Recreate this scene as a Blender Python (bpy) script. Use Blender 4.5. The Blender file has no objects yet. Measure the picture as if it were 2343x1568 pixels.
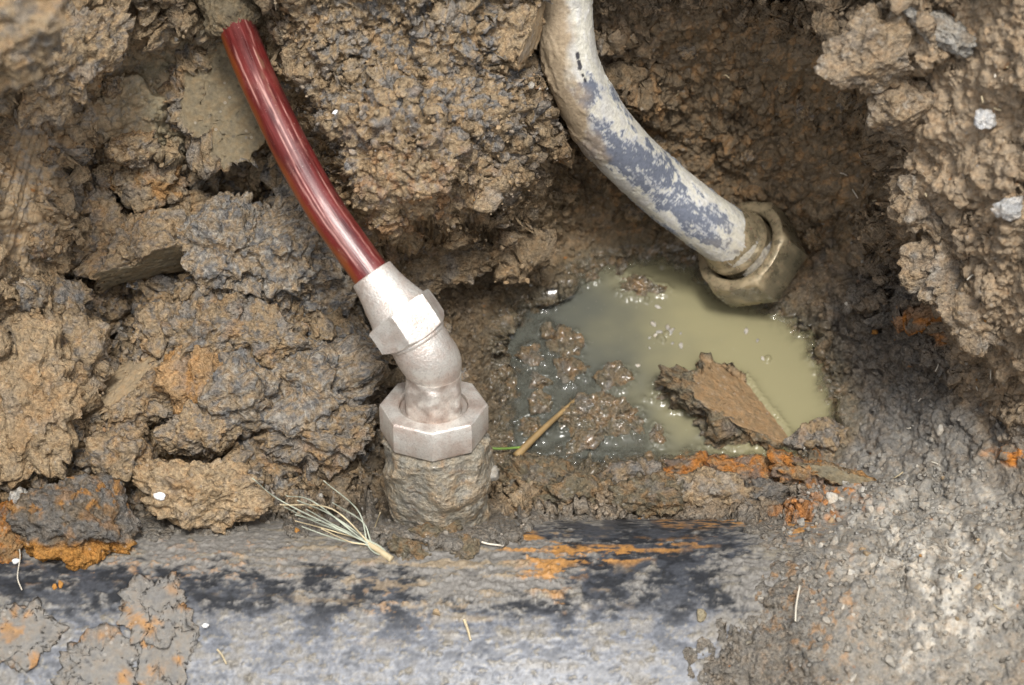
import bpy, bmesh, math, random
import numpy as np
from mathutils import Matrix, Vector
from mathutils.kdtree import KDTree

# ------------------------------------------------------------------ set-up
SC = bpy.context.scene
COL = SC.collection
D = 1.5                      # camera distance from the middle of the pit (m)
S = 1.0 / 3000.0             # metres per unit of the 2343 x 1568 layout at w = 0
CX, CY = 1171.5, 784.0
ELEV = math.radians(55)
ce, se = math.cos(ELEV), math.sin(ELEV)
# pit frame: u right, v up the slope of the view, w out of the pit  -> world
M3 = np.array([[1, 0, 0], [0, se, -ce], [0, ce, se]], dtype=np.float64)
MW = Matrix(((1, 0, 0), (0, se, -ce), (0, ce, se)))
def world(p):
    return np.asarray(p) @ M3.T

cam_d = bpy.data.cameras.new('camera')
cam = bpy.data.objects.new('camera', cam_d); COL.objects.link(cam)
cam.matrix_world = Matrix.Translation(MW @ Vector((0, 0, D))) @ MW.to_4x4()
cam_d.sensor_width = 36.0
cam_d.lens = 36.0 * D / (2343 * S)
cam_d.clip_start = 0.02; cam_d.clip_end = 100.0
cam_d.dof.use_dof = True
cam_d.dof.focus_distance = D - 0.03
cam_d.dof.aperture_fstop = 5.6
SC.camera = cam

SUN_EL, SUN_AZ = math.radians(74), math.radians(168)     # azimuth clockwise from +Y
W = bpy.data.worlds.new('World'); SC.world = W; W.use_nodes = True
wt = W.node_tree; bg = wt.nodes['Background']
sky = wt.nodes.new('ShaderNodeTexSky'); sky.sky_type = 'NISHITA'; sky.sun_disc = False
sky.sun_elevation = SUN_EL; sky.sun_rotation = SUN_AZ
sky.air_density = 1.0; sky.dust_density = 4.0; sky.ozone_density = 1.0
hs = wt.nodes.new('ShaderNodeHueSaturation'); hs.inputs['Saturation'].default_value = 0.3
wt.links.new(sky.outputs[0], hs.inputs['Color']); wt.links.new(hs.outputs[0], bg.inputs[0])
bg.inputs[1].default_value = 0.12
sun_d = bpy.data.lights.new('sun', 'SUN'); sun_d.energy = 1.4; sun_d.angle = math.radians(11); sun_d.color = (1, 0.97, 0.92)
sun = bpy.data.objects.new('sun', sun_d); COL.objects.link(sun)
sd = Vector((math.sin(SUN_AZ) * math.cos(SUN_EL), math.cos(SUN_AZ) * math.cos(SUN_EL), math.sin(SUN_EL)))
sun.rotation_euler = sd.to_track_quat('Z', 'Y').to_euler(); sun.location = sd * 4
SC.view_settings.view_transform = 'Standard'; SC.view_settings.look = 'None'
SC.view_settings.exposure = 1.0; SC.view_settings.gamma = 1.0
SC.cycles.use_denoising = True; SC.cycles.denoising_prefilter = 'NONE'; SC.cycles.sample_clamp_indirect = 3.0
SC.cycles.max_bounces = 4; SC.cycles.transparent_max_bounces = 6

# ------------------------------------------------------------------ numpy noise
rng = np.random.RandomState(7)
P8 = rng.permutation(256).astype(np.int32)
G2 = np.stack([np.cos(np.arange(256) * 2.399963), np.sin(np.arange(256) * 2.399963)], 1).astype(np.float32)
_g = rng.normal(size=(256, 3)); G3 = (_g / np.linalg.norm(_g, axis=1)[:, None]).astype(np.float32)
RT = rng.rand(256, 4).astype(np.float32)

def pn2(x, y, seed=0):
    x = (np.asarray(x) + seed * 17.31).astype(np.float32); y = (np.asarray(y) + seed * 7.77).astype(np.float32)
    xi = np.floor(x).astype(np.int32); yi = np.floor(y).astype(np.int32)
    xf = x - xi; yf = y - yi
    u = xf * xf * xf * (xf * (xf * 6 - 15) + 10); v = yf * yf * yf * (yf * (yf * 6 - 15) + 10)
    def g(a, b):
        h = P8[(P8[(xi + a) & 255] + yi + b) & 255]
        return G2[h, 0] * (xf - a) + G2[h, 1] * (yf - b)
    n0 = g(0, 0); n0 = n0 + u * (g(1, 0) - n0)
    n1 = g(0, 1); n1 = n1 + u * (g(1, 1) - n1)
    return (n0 + v * (n1 - n0)) * 1.5

def pn3(p, seed=0):
    p = (np.asarray(p) + seed * 13.17).astype(np.float32)
    i = np.floor(p).astype(np.int32); f = p - i
    w = f * f * f * (f * (f * 6 - 15) + 10)
    def g(a, b, c):
        h = P8[(P8[(P8[(i[:, 0] + a) & 255] + i[:, 1] + b) & 255] + i[:, 2] + c) & 255]
        G = G3[h]
        return G[:, 0] * (f[:, 0] - a) + G[:, 1] * (f[:, 1] - b) + G[:, 2] * (f[:, 2] - c)
    def l(a, b, t): return a + t * (b - a)
    return l(l(l(g(0,0,0), g(1,0,0), w[:,0]), l(g(0,1,0), g(1,1,0), w[:,0]), w[:,1]),
             l(l(g(0,0,1), g(1,0,1), w[:,0]), l(g(0,1,1), g(1,1,1), w[:,0]), w[:,1]), w[:,2]) * 1.5

def fbm2(x, y, oct=4, seed=0, gain=0.5):
    r = 0; a = 1.0; k = 1.0
    for o in range(oct):
        r = r + a * pn2(x * k, y * k, seed + o * 3); a *= gain; k *= 2.03
    return r
def fbm3(p, oct=4, seed=0, gain=0.5):
    r = 0; a = 1.0; k = 1.0
    for o in range(oct):
        r = r + a * pn3(p * k, seed + o * 3); a *= gain; k *= 2.03
    return r
def wor2(x, y, seed=0):
    x = (np.asarray(x) + seed * 11.3).astype(np.float32); y = (np.asarray(y) + seed * 5.9).astype(np.float32)
    xi = np.floor(x).astype(np.int32); yi = np.floor(y).astype(np.int32); xf = x - xi; yf = y - yi
    f1 = np.full(x.shape, 9, np.float32); f2 = f1.copy(); rr = np.zeros(x.shape, np.float32)
    for a in (-1, 0, 1):
        for b in (-1, 0, 1):
            h = P8[(P8[(xi + a) & 255] + yi + b) & 255]
            d = np.hypot(a + RT[h, 0] - xf, b + RT[h, 1] - yf)
            m = d < f1
            f2 = np.where(m, f1, np.minimum(f2, d)); rr = np.where(m, RT[h, 2], rr); f1 = np.where(m, d, f1)
    return f1, f2, rr
def wor3(p, seed=0):
    p = (np.asarray(p) + seed * 11.3).astype(np.float32)
    i = np.floor(p - .5).astype(np.int32)
    f1 = np.full(len(p), 9, np.float32); f2 = f1.copy(); rr = np.zeros(len(p), np.float32)
    J = .15 + .7 * RT
    f = p - i
    for a in (0, 1):
        hx = P8[(i[:, 0] + a) & 255]
        for b in (0, 1):
            hy = P8[(hx + i[:, 1] + b) & 255]
            for c in (0, 1):
                h = P8[(hy + i[:, 2] + c) & 255]
                d = (a + J[h, 0] - f[:, 0]) ** 2 + (b + J[h, 1] - f[:, 1]) ** 2 + (c + J[h, 2] - f[:, 2]) ** 2
                m = d < f1
                f2 = np.where(m, f1, np.minimum(f2, d)); rr = np.where(m, RT[h, 3], rr); f1 = np.where(m, d, f1)
    return np.sqrt(f1), np.sqrt(f2), rr
def ss(a, b, x):
    t = np.clip((x - a) / (b - a), 0, 1); return t * t * (3 - 2 * t)
def dome(f1, r=0.8):
    return np.sqrt(np.clip(1 - (f1 / r) ** 2, 0, 1))

# ------------------------------------------------------------------ layout helpers
def at(px, py, w):
    """a layout position at depth w -> pit-frame point"""
    px, py, w = np.broadcast_arrays(np.asarray(px, float), np.asarray(py, float), np.asarray(w, float))
    k = S * (D - w) / D
    return np.stack([(px - CX) * k, (CY - py) * k, w], -1)
def mpx(w):                      # metres per layout unit at depth w
    return S * (D - w) / D

def new_mesh(name, co, faces=None, quads=None, smooth=True):
    me = bpy.data.meshes.new(name)
    co = np.ascontiguousarray(co, dtype=np.float32)
    f = np.ascontiguousarray(faces if faces is not None else quads, dtype=np.int32)
    k = f.shape[1]
    me.vertices.add(len(co)); me.vertices.foreach_set('co', co.ravel())
    me.loops.add(f.size); me.loops.foreach_set('vertex_index', f.ravel())
    me.polygons.add(len(f)); me.polygons.foreach_set('loop_start', np.arange(0, f.size, k, dtype=np.int32))
    if smooth: me.polygons.foreach_set('use_smooth', np.ones(len(f), bool))
    me.update(calc_edges=True)
    return me
def fattr(me, name, val):
    a = me.attributes.new(name, 'FLOAT', 'POINT'); a.data.foreach_set('value', np.ascontiguousarray(val, np.float32).ravel())
def cattr(me, name, col):
    a = me.attributes.new(name, 'FLOAT_COLOR', 'POINT')
    c = np.ones((len(col), 4), np.float32); c[:, :3] = col
    a.data.foreach_set('color', c.ravel())
def vattr(me, name, v):
    a = me.attributes.new(name, 'FLOAT_VECTOR', 'POINT'); a.data.foreach_set('vector', np.ascontiguousarray(v, np.float32).ravel())
def link(name, me, mat, parent=None, loc=None):
    o = bpy.data.objects.new(name, me); COL.objects.link(o)
    if mat and len(me.materials) == 0: me.materials.append(mat)
    if loc is not None: o.location = loc
    if parent is not None: o.parent = parent
    return o
def tag(o, label, cat=None, group=None, kind=None):
    o['label'] = label
    if cat: o['category'] = cat
    if group: o['group'] = group
    if kind: o['kind'] = kind
    return o
def thing(name, label, cat, loc, group=None):
    o = bpy.data.objects.new(name, None); COL.objects.link(o); o.location = loc; o.empty_display_size = 0.02
    return tag(o, label, cat, group)
def obj_at(name, co_world, mat, faces=None, quads=None, parent=None, origin=None, smooth=True):
    """mesh object whose origin is given (world); parent must sit at its own location without rotation"""
    origin = np.asarray(origin if origin is not None else co_world.mean(0), float)
    me = new_mesh(name, co_world - origin, faces, quads, smooth)
    po = np.array(parent.location) if parent is not None else np.zeros(3)
    if parent is not None and parent.parent is not None: po = po + np.array(parent.parent.location)
    return link(name, me, mat, parent, Vector(origin - po))

# ------------------------------------------------------------------ materials
def nmat(name):
    m = bpy.data.materials.new(name); m.use_nodes = True
    nt = m.node_tree; return m, nt, nt.nodes['Principled BSDF']
def N(nt, t, **kw):
    n = nt.nodes.new(t)
    for k, v in kw.items():
        if k in n.inputs: n.inputs[k].default_value = v
        else: setattr(n, k, v)
    return n
def L(nt, a, b): nt.links.new(a, b)
def ramp(nt, src, stops):
    r = N(nt, 'ShaderNodeValToRGB'); L(nt, src, r.inputs[0])
    e = r.color_ramp.elements
    while len(e) < len(stops): e.new(0.5)
    for k, (p, c) in enumerate(stops):
        e[k].position = p; e[k].color = (c, c, c, 1) if not hasattr(c, '__len__') else (*c, 1)
    return r.outputs[0]
def mixc(nt, fac, a, b, bt='MIX'):
    m = N(nt, 'ShaderNodeMix'); m.data_type = 'RGBA'; m.blend_type = bt
    for s, k in ((fac, 0), (a, 6), (b, 7)):
        if hasattr(s, 'is_output'): L(nt, s, m.inputs[k])
        elif k == 0: m.inputs[0].default_value = s
        else: m.inputs[k].default_value = (*s, 1)
    return m.outputs[2]
def attr(nt, name, out='Fac'):
    a = N(nt, 'ShaderNodeAttribute', attribute_name=name); return a.outputs[out]
def math_(nt, op, a, b=0.0):
    m = N(nt, 'ShaderNodeMath', operation=op)
    for k, s in enumerate((a, b)):
        if hasattr(s, 'is_output'): L(nt, s, m.inputs[k])
        else: m.inputs[k].default_value = s
    return m.outputs[0]

def soil_material(name, bump=0.5):
    m, nt, b = nmat(name)
    g = N(nt, 'ShaderNodeNewGeometry')
    pos = g.outputs['Position']
    n1 = N(nt, 'ShaderNodeTexNoise', Scale=420.0, Detail=4.0, Roughness=0.7); L(nt, pos, n1.inputs['Vector'])
    n2 = N(nt, 'ShaderNodeTexNoise', Scale=150.0, Detail=5.0, Roughness=0.6); L(nt, pos, n2.inputs['Vector'])
    vo = N(nt, 'ShaderNodeTexVoronoi', Scale=260.0); L(nt, pos, vo.inputs['Vector'])
    tint = attr(nt, 'tint', 'Color')
    mott = ramp(nt, n1.outputs[0], [(0.28, 0.5), (0.5, 1.0), (0.72, 1.5)])
    c = mixc(nt, math_(nt, 'ADD', math_(nt, 'MULTIPLY', attr(nt, 'rough'), .8), .2), tint, mixc(nt, 1.0, tint, mott, 'MULTIPLY'))
    hue = ramp(nt, n2.outputs[0], [(0.35, (1.06, 0.98, 0.90)), (0.5, (1, 1, 1)), (0.64, (0.82, 0.85, 0.90))])
    c = mixc(nt, 1.0, c, hue, 'MULTIPLY')
    # sparse pale and dark mineral grains
    gr = math_(nt, 'GREATER_THAN', N_sep(nt, vo.outputs['Color'], 0), 0.93)
    gd = math_(nt, 'LESS_THAN', vo.outputs['Distance'], 0.32)
    c = mixc(nt, math_(nt, 'MULTIPLY', math_(nt, 'MULTIPLY', gr, gd), 0.3), c, (0.50, 0.47, 0.42))
    gk = math_(nt, 'GREATER_THAN', N_sep(nt, vo.outputs['Color'], 1), 0.9)
    c = mixc(nt, math_(nt, 'MULTIPLY', math_(nt, 'MULTIPLY', gk, gd), 0.35), c, (0.05, 0.05, 0.055))
    L(nt, c, b.inputs['Base Color'])
    wet = attr(nt, 'wet')
    rv = math_(nt, 'ADD', wet, math_(nt, 'MULTIPLY', math_(nt, 'SUBTRACT', n2.outputs[0], 0.5), 0.6))
    rough = ramp(nt, rv, [(0.15, 0.95), (0.5, 0.62), (0.9, 0.13)])
    L(nt, rough, b.inputs['Roughness'])
    L(nt, ramp(nt, rv, [(0.2, 0.08), (0.75, 0.5)]), b.inputs['Specular IOR Level'])
    L(nt, ramp(nt, rv, [(0.55, 0.0), (0.85, 1.0)]), b.inputs['Coat Weight']); b.inputs['Coat Roughness'].default_value = 0.07; b.inputs['Coat IOR'].default_value = 1.4
    h = math_(nt, 'ADD', math_(nt, 'MULTIPLY', n1.outputs[0], 0.75), math_(nt, 'MULTIPLY', n2.outputs[0], 1.1))
    h = math_(nt, 'ADD', h, math_(nt, 'MULTIPLY', vo.outputs['Distance'], 0.35))
    rg = attr(nt, 'rough')
    bp = N(nt, 'ShaderNodeBump', Distance=0.0050); L(nt, h, bp.inputs['Height'])
    L(nt, math_(nt, 'MULTIPLY', rg, bump), bp.inputs['Strength'])
    L(nt, bp.outputs[0], b.inputs['Normal'])
    return m
def N_sep(nt, col, k):
    s = N(nt, 'ShaderNodeSeparateColor'); L(nt, col, s.inputs[0]); return s.outputs[k]
SOIL = soil_material('soil', 1.0)

TAN = np.array([0.385, 0.288, 0.178]); GREY = np.array([0.265, 0.243, 0.212]); BLUE = np.array([0.172, 0.172, 0.170])
OCH = np.array([0.430, 0.215, 0.062]); RUST = np.array([0.45, 0.175, 0.034]); DARK = np.array([0.200, 0.148, 0.090])
PALE = np.array([0.43, 0.400, 0.345]); OLIVE = np.array([0.245, 0.208, 0.136]); GRND = np.array([0.325, 0.250, 0.168])
WHITE = np.array([0.72, 0.70, 0.66])
def lay(c, k, w):
    w = np.clip(w, 0, 1)[:, None] if np.ndim(w) else w
    return c * (1 - w) + k * w

# ------------------------------------------------------------------ the pit: relief
Z0 = float((at(0, 1060, -0.075) @ M3.T)[2])            # water level (world z)
ZG = 0.36                                               # ground level round the pit
def plane_w(py, z):
    q = (CY - py) * S
    return (z - q * ce) / (se - q * ce / D)
VC, WC, RP, UB = -0.2635, 0.02, 0.130, -0.0565          # main pipe axis and radius
def pipe_w(py):
    q = (CY - py) * S; a = -q / D
    A = a * a + 1; B = 2 * (a * (q - VC) - WC); C = (q - VC) ** 2 + WC ** 2 - RP ** 2
    d = B * B - 4 * A * C
    return np.where(d > 0, (-B + np.sqrt(np.maximum(d, 0))) / (2 * A), -9.0)

ROWS = {
 -300: [(-700,.34),(0,.28),(300,.22),(700,.22),(1200,.20),(1330,.16),(1700,.20),(2000,.28),(2500,.36),(3000,.38)],
 0:   [(-500,.26),(0,.15),(200,.10),(400,.055),(545,.035),(640,.07),(820,.09),(1050,.085),(1160,.05),(1230,.0),(1300,-.02),(1400,-.02),(1650,.00),(1850,.03),(1920,.11),(2100,.18),(2343,.24),(2900,.33)],
 150: [(-500,.22),(0,.11),(200,.05),(330,.0),(400,-.005),(550,-.005),(640,.03),(740,.06),(950,.065),(1110,.04),(1210,-.01),(1290,-.04),(1400,-.08),(1650,-.07),(1850,-.02),(1930,.02),(2010,.10),(2200,.18),(2343,.24),(2900,.32)],
 300: [(-500,.20),(0,.06),(120,.02),(200,-.02),(400,-.025),(550,-.05),(680,-.02),(770,.05),(950,.075),(1110,.045),(1200,.0),(1280,-.08),(1450,-.13),(1700,-.13),(1900,-.08),(1990,-.03),(2060,.09),(2343,.21),(2900,.31)],
 450: [(-500,.20),(0,.06),(100,.02),(230,-.06),(400,-.10),(600,-.11),(720,-.09),(790,.02),(900,.055),(1050,.04),(1180,-.03),(1280,-.14),(1450,-.17),(1700,-.17),(1900,-.11),(2000,-.06),(2085,.08),(2343,.20),(2900,.30)],
 600: [(-500,.20),(0,.05),(100,.0),(200,-.06),(400,-.075),(600,-.06),(750,-.10),(860,-.06),(960,-.06),(1100,-.12),(1300,-.175),(1500,-.195),(1700,-.205),(1850,-.18),(1990,-.10),(2080,-.04),(2150,.06),(2343,.18),(2900,.28)],
 750: [(-500,.18),(0,.03),(150,-.03),(300,-.09),(450,-.06),(600,-.05),(740,-.07),(880,-.115),(1100,-.13),(1250,-.16),(1500,-.18),(1750,-.18),(1880,-.145),(2000,-.10),(2120,-.04),(2210,.08),(2343,.15),(2900,.26)],
 900: [(-500,.16),(0,.01),(150,-.02),(300,-.045),(600,-.035),(760,-.06),(860,-.10),(1100,-.11),(1250,-.125),(1500,-.14),(1800,-.14),(1930,-.10),(2060,-.05),(2220,.0),(2343,.07),(2900,.24)],
 1040:[(-500,.15),(0,.01),(300,-.015),(600,-.035),(850,-.065),(1150,-.078),(1300,-.09),(1500,-.10),(1700,-.09),(1900,-.068),(2050,-.025),(2343,.06),(2900,.22)],
 1150:[(-500,.14),(0,.02),(400,.0),(800,-.005),(1150,-.01),(1400,-.008),(1700,-.008),(1900,.01),(2050,.03),(2343,.08),(2900,.22)],
 1300:[(-500,.13),(0,.0),(800,.0),(1500,.0),(1800,.09),(2050,.11),(2343,.14),(2900,.24)],
 1568:[(-500,.15),(0,.05),(1500,.05),(1800,.16),(2050,.17),(2343,.19),(2900,.28)],
 1900:[(-500,.2),(0,.05),(1500,.05),(1900,.16),(2343,.22),(2900,.32)],
}
def hermite(xs, ys, x):
    """monotone cubic through (xs, ys)"""
    xs = np.asarray(xs, float); ys = np.asarray(ys, float)
    h = np.diff(xs); d = np.diff(ys) / h
    m = np.zeros(len(xs)); m[0] = d[0]; m[-1] = d[-1]
    for k in range(1, len(xs) - 1):
        m[k] = 0 if d[k-1] * d[k] <= 0 else 2 * d[k-1] * d[k] / (d[k-1] + d[k])
    x = np.clip(x, xs[0], xs[-1]); k = np.clip(np.searchsorted(xs, x) - 1, 0, len(h) - 1)
    t = (x - xs[k]) / h[k]
    return ((1 + 2*t) * (1-t)**2 * ys[k] + t * (1-t)**2 * h[k] * m[k] + t*t*(3-2*t) * ys[k+1] + t*t*(t-1) * h[k] * m[k+1])
LUTX = np.arange(-500, 2901, 4.0); LUTY = np.arange(-300, 1901, 4.0)
_r = np.stack([hermite(*zip(*ROWS[k]), LUTX) for k in sorted(ROWS)])
_ky = np.array(sorted(ROWS), float)
LUT = np.zeros((len(LUTY), len(LUTX)))
for j, y in enumerate(LUTY):                      # Catmull-Rom down the rows
    k = int(np.clip(np.searchsorted(_ky, y) - 1, 0, len(_ky) - 2))
    h = _ky[k+1] - _ky[k]; t = (y - _ky[k]) / h
    m0 = (_r[k+1] - _r[max(k-1,0)]) / (_ky[k+1] - _ky[max(k-1,0)]) if k > 0 else (_r[1]-_r[0])/h
    m1 = (_r[min(k+2,len(_ky)-1)] - _r[k]) / (_ky[min(k+2,len(_ky)-1)] - _ky[k])
    LUT[j] = (1+2*t)*(1-t)**2*_r[k] + t*(1-t)**2*h*m0 + t*t*(3-2*t)*_r[k+1] + t*t*(t-1)*h*m1
def bil(A, x, y):
    x = np.clip((x - LUTX[0]) / 4, 0, len(LUTX) - 1.001); y = np.clip((y - LUTY[0]) / 4, 0, len(LUTY) - 1.001)
    i = x.astype(int); j = y.astype(int); fx = x - i; fy = y - j
    return (A[j,i]*(1-fx)+A[j,i+1]*fx)*(1-fy) + (A[j+1,i]*(1-fx)+A[j+1,i+1]*fx)*fy

def sdf_poly(poly, x, y):
    """signed distance, positive inside"""
    poly = np.asarray(poly, float); d = np.full(x.shape, 1e9); ins = np.zeros(x.shape, bool)
    for k in range(len(poly)):
        ax, ay = poly[k-1]; bx, by = poly[k]
        ex, ey = bx - ax, by - ay
        t = np.clip(((x-ax)*ex + (y-ay)*ey) / (ex*ex+ey*ey), 0, 1)
        d = np.minimum(d, np.hypot(x-ax-ex*t, y-ay-ey*t))
        c = ((ay > y) != (by > y)) & (x < (bx-ax) * (y-ay) / (by-ay+1e-9) + ax)
        ins ^= c
    return np.where(ins, d, -d)
POOL = [(1262,690),(1320,632),(1395,600),(1480,590),(1570,606),(1615,640),(1680,690),(1760,705),(1850,770),(1882,830),(1906,900),(1914,960),
        (1885,1012),(1835,1030),(1750,1058),(1640,1066),(1520,1062),(1420,1072),(1330,1072),(1250,1060),(1165,1040),(1165,960),(1180,900),(1150,850),(1150,780),(1195,715)]
SHAL = [(1150,700),(1270,690),(1310,790),(1345,860),(1420,860),(1480,930),(1500,1060),(1150,1070)]

def blob(x, y, cx, cy, rx, ry, rot=0, soft=0.25, rag=0.25, seed=0, ns=45.0):
    c, s = math.cos(math.radians(rot)), math.sin(math.radians(rot))
    dx, dy = x - cx, -(y - cy)
    a = (dx * c + dy * s) / rx; b = (-dx * s + dy * c) / ry
    d = np.sqrt(a*a + b*b)
    if rag: 
        m = d < 2.2
        nn = np.zeros(x.shape); nn[m] = fbm2(x[m] / ns, y[m] / ns, 3, seed + 40)
        d = d + rag * nn
    return ss(1 + soft, 1 - soft, d)

# smooth smeared patches of clay (cx, cy, rx, ry, rot) where the spade cut
SMEAR = [(330,190,230,160,-10,.62),(520,330,110,110,0,.5),(900,500,110,70,-20,.4),(2230,200,130,150,0,.35),(1850,230,120,110,0,.5),(1960,480,80,200,-10,.5),(60,420,75,260,-12,1.0),(490,210,115,150,-15,.9),(310,250,90,140,-10,.55),(1650,100,280,75,-6,.5),(940,540,90,120,20,.45),
         (1330,520,110,90,0,.5),(60,930,70,130,0,.4),(2180,360,90,200,0,.3),(2250,1240,100,130,0,.6),(1980,1180,110,60,20,.6),(2230,1420,110,120,0,.7),
         (1500,560,150,40,0,.4)]

# grid: even and dense in view, coarser outside
grow = lambda n, k, total: np.cumsum(np.geomspace(1, 40.0, n)) * (total / np.sum(np.geomspace(1, 40.0, n)))
gx = np.concatenate([(-20 - grow(95, 3.0, 4200))[::-1], np.linspace(-20, 2363, 925), 2363 + grow(95, 3.0, 4200)])
gy = np.concatenate([(-20 - grow(75, 3.0, 3000))[::-1], np.linspace(-20, 1215, 482), np.linspace(1215, 1590, 110)[1:], 1590 + grow(45, 4.0, 3000)])
PX, PY = np.meshgrid(gx, gy)
sh = PX.shape
x0 = PX.ravel().astype(np.float64); y0 = PY.ravel().astype(np.float64)
wx = fbm2(x0 / 110, y0 / 110, 4, 1); wy = fbm2(x0 / 110, y0 / 110, 4, 9)
inner = ss(500, 0, np.maximum.reduce([-x0, x0 - 2343, -y0, y0 - 1568]))
xw = x0 + 26 * wx; yw = y0 + 24 * wy
H = bil(LUT, xw, yw)
PLATES = [   # (outline, extra height, edge width): masses of clay standing proud of the wall behind
 ([(630,-60),(650,90),(690,215),(745,300),(775,400),(815,500),(868,572),(930,560),(1010,520),(1110,500),(1180,410),(1265,300),(1245,215),(1190,130),(1200,-60)], .034, 40),
 ([(690,190),(880,170),(1010,250),(1060,380),(1000,500),(880,565),(810,490),(765,360)], .018, 30),
 ([(930,40),(1140,60),(1240,170),(1255,270),(1120,330),(980,230)], .014, 30),
 ([(-60,60),(150,40),(250,90),(230,190),(150,235),(60,215),(-60,260)], .035, 25),
 ([(150,250),(260,180),(370,200),(380,330),(300,400),(180,330)], .018, 25),
 ([(250,330),(420,330),(450,420),(330,470),(230,430)], .02, 25),
 ([(1080,480),(1250,430),(1290,560),(1130,640),(1000,640)], .012, 40),
 ([(1420,170),(1540,150),(1560,250),(1450,300)], .012, 20),
 ([(1640,330),(1800,300),(1830,420),(1700,440)], .010, 25),
 ([(1330,-60),(1700,-60),(1640,60),(1480,110),(1340,60)], .014, 30),
 ([(330,690),(620,650),(830,820),(850,960),(740,1040),(520,1050),(330,940),(250,820)], .022, 40),
 ([(-60,760),(110,760),(180,860),(160,1000),(60,1080),(-60,1080)], .03, 25),
 ([(2060,330),(2200,420),(2210,600),(2120,560),(2050,450)], .012, 25),
 ([(1960,40),(2120,-20),(2180,130),(2060,190),(1930,130)], .03, 25),
]
for k, (poly, hh, ed) in enumerate(PLATES):
    sdq = sdf_poly(poly, x0 + 30 * wx + 10 * pn2(x0 / 22, y0 / 22, 300 + k), y0 + 30 * wy + 10 * pn2(x0 / 22, y0 / 22, 350 + k))
    H = H + hh * ss(-ed * .35, ed * .65, sdq) * inner
for (cx, cy, rx, ry, rot, dp) in ((245,775,34,22,-20,.05),(300,478,62,26,5,.055),(232,868,14,26,0,.04),(690,612,40,22,10,.045),(560,690,30,16,0,.035),(760,560,24,34,20,.04),(175,640,36,20,0,.04),(420,1000,40,18,-10,.035),(1700,150,8,5,0,.02),(1962,235,6,26,15,.025),(1440,260,26,12,20,.02)):
    H = H - dp * blob(x0, y0, cx, cy, rx, ry, rot, .35, .45, int(cx), 22.0)      # holes between lumps
rough = np.ones_like(H)
for (cx, cy, rx, ry, rot, k) in SMEAR:
    rough *= 1 - 0.85 * k * blob(x0, y0, cx, cy, rx, ry, rot, 0.3, 0.35, int(cx))
big_r = blob(x0, y0, 960, 280, 310, 310, 0, .3, .2, 8)
rough *= 1 - 0.42 * big_r
# back wall on the right is wet and finer
bw = blob(x0, y0, 1680, 330, 380, 330, 0, 0.3, 0.2, 3)
rough *= 1 - 0.35 * bw
fine_r = blob(x0, y0, 2130, 1330, 420, 420, 0, 0.3, 0.1, 5) * ss(1800, 1950, x0)
rough *= 1 - 0.68 * fine_r
bank = ss(1980, 2120, x0 - 0.25 * np.maximum(y0 - 400, 0)) * ss(1000, 850, y0)
rough *= 1 - 0.40 * bank
def base_normals(Hh):
    T = at(x0, y0, Hh).reshape(sh + (3,)); du = np.gradient(T, axis=1); dv = np.gradient(T, axis=0)
    n = np.cross(du, -dv).reshape(-1, 3); return n / (np.linalg.norm(n, axis=1)[:, None] + 1e-12)
B3 = (at(x0, y0, H) / S).astype(np.float32)              # noise space, layout units
wv3 = np.stack([fbm3(B3 / 38, 3, 21 + 5 * k) for k in range(3)], 1).astype(np.float32)
wx2, wy2 = wv3[:, 0], wv3[:, 1]
def crumb(scale, seed, warp=0.35, r=0.85):
    f1, f2, rr = wor3(B3 / scale + warp * wv3, seed)
    return dome(f1, r) * (0.35 + 0.9 * rr), f2 - f1, rr
mid = ss(-0.35, 0.5, fbm2(x0 / 160, y0 / 160, 3, 51))       # where it is lumpy
c1, e1, r1 = crumb(120, 2, 0.5); c2, e2, r2 = crumb(52, 5, 0.5); c3, e3, r3 = crumb(23, 8, 0.45); c4, e4, r4 = crumb(10.5, 11, 0.4)
rg_ = fbm3(B3 / 60, 6, 33, 0.58)
bumps = 0.026 * (c1 - .4) * (0.35 + mid) + 0.0135 * (c2 - .4) * (0.4 + 0.9 * mid) + 0.0072 * (c3 - .4) * (0.6 + 0.6 * mid) * (1 + .4 * big_r) + 0.0036 * (c4 - .4) * (1 + .9 * big_r)
bumps = bumps * (1 - .6 * bank) + 0.008 * (1 + .8 * bank) * rg_
# dark holes and cracks between lumps
f1, f2, rr = wor3(B3 / 150 + 0.45 * wv3, 61)
crack = ss(0.07, 0.0, f2 - f1) * ss(0.0, 0.4, fbm2(x0 / 90, y0 / 90, 3, 71)) * (1 - fine_r)
bumps -= 0.026 * crack * (0.3 + 0.7 * mid)
disp = bumps * rough * inner
# streaks left by the spade on the smooth faces
st1 = pn2((x0 * 0.95 + y0 * 0.30) / 7.0, (y0 * .95 - x0 * .3) / 160, 81) * blob(x0, y0, 60, 420, 85, 270, -12, .3, 0)
st2 = pn2((y0 + 0.12 * x0) / 7.0, (x0 - .1 * y0) / 150, 83) * blob(x0, y0, 1650, 110, 300, 90, -6, .3, 0)
disp += 0.0016 * (st1 + st2)
sx, sy = B3[:, 0], B3[:, 1]

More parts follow.
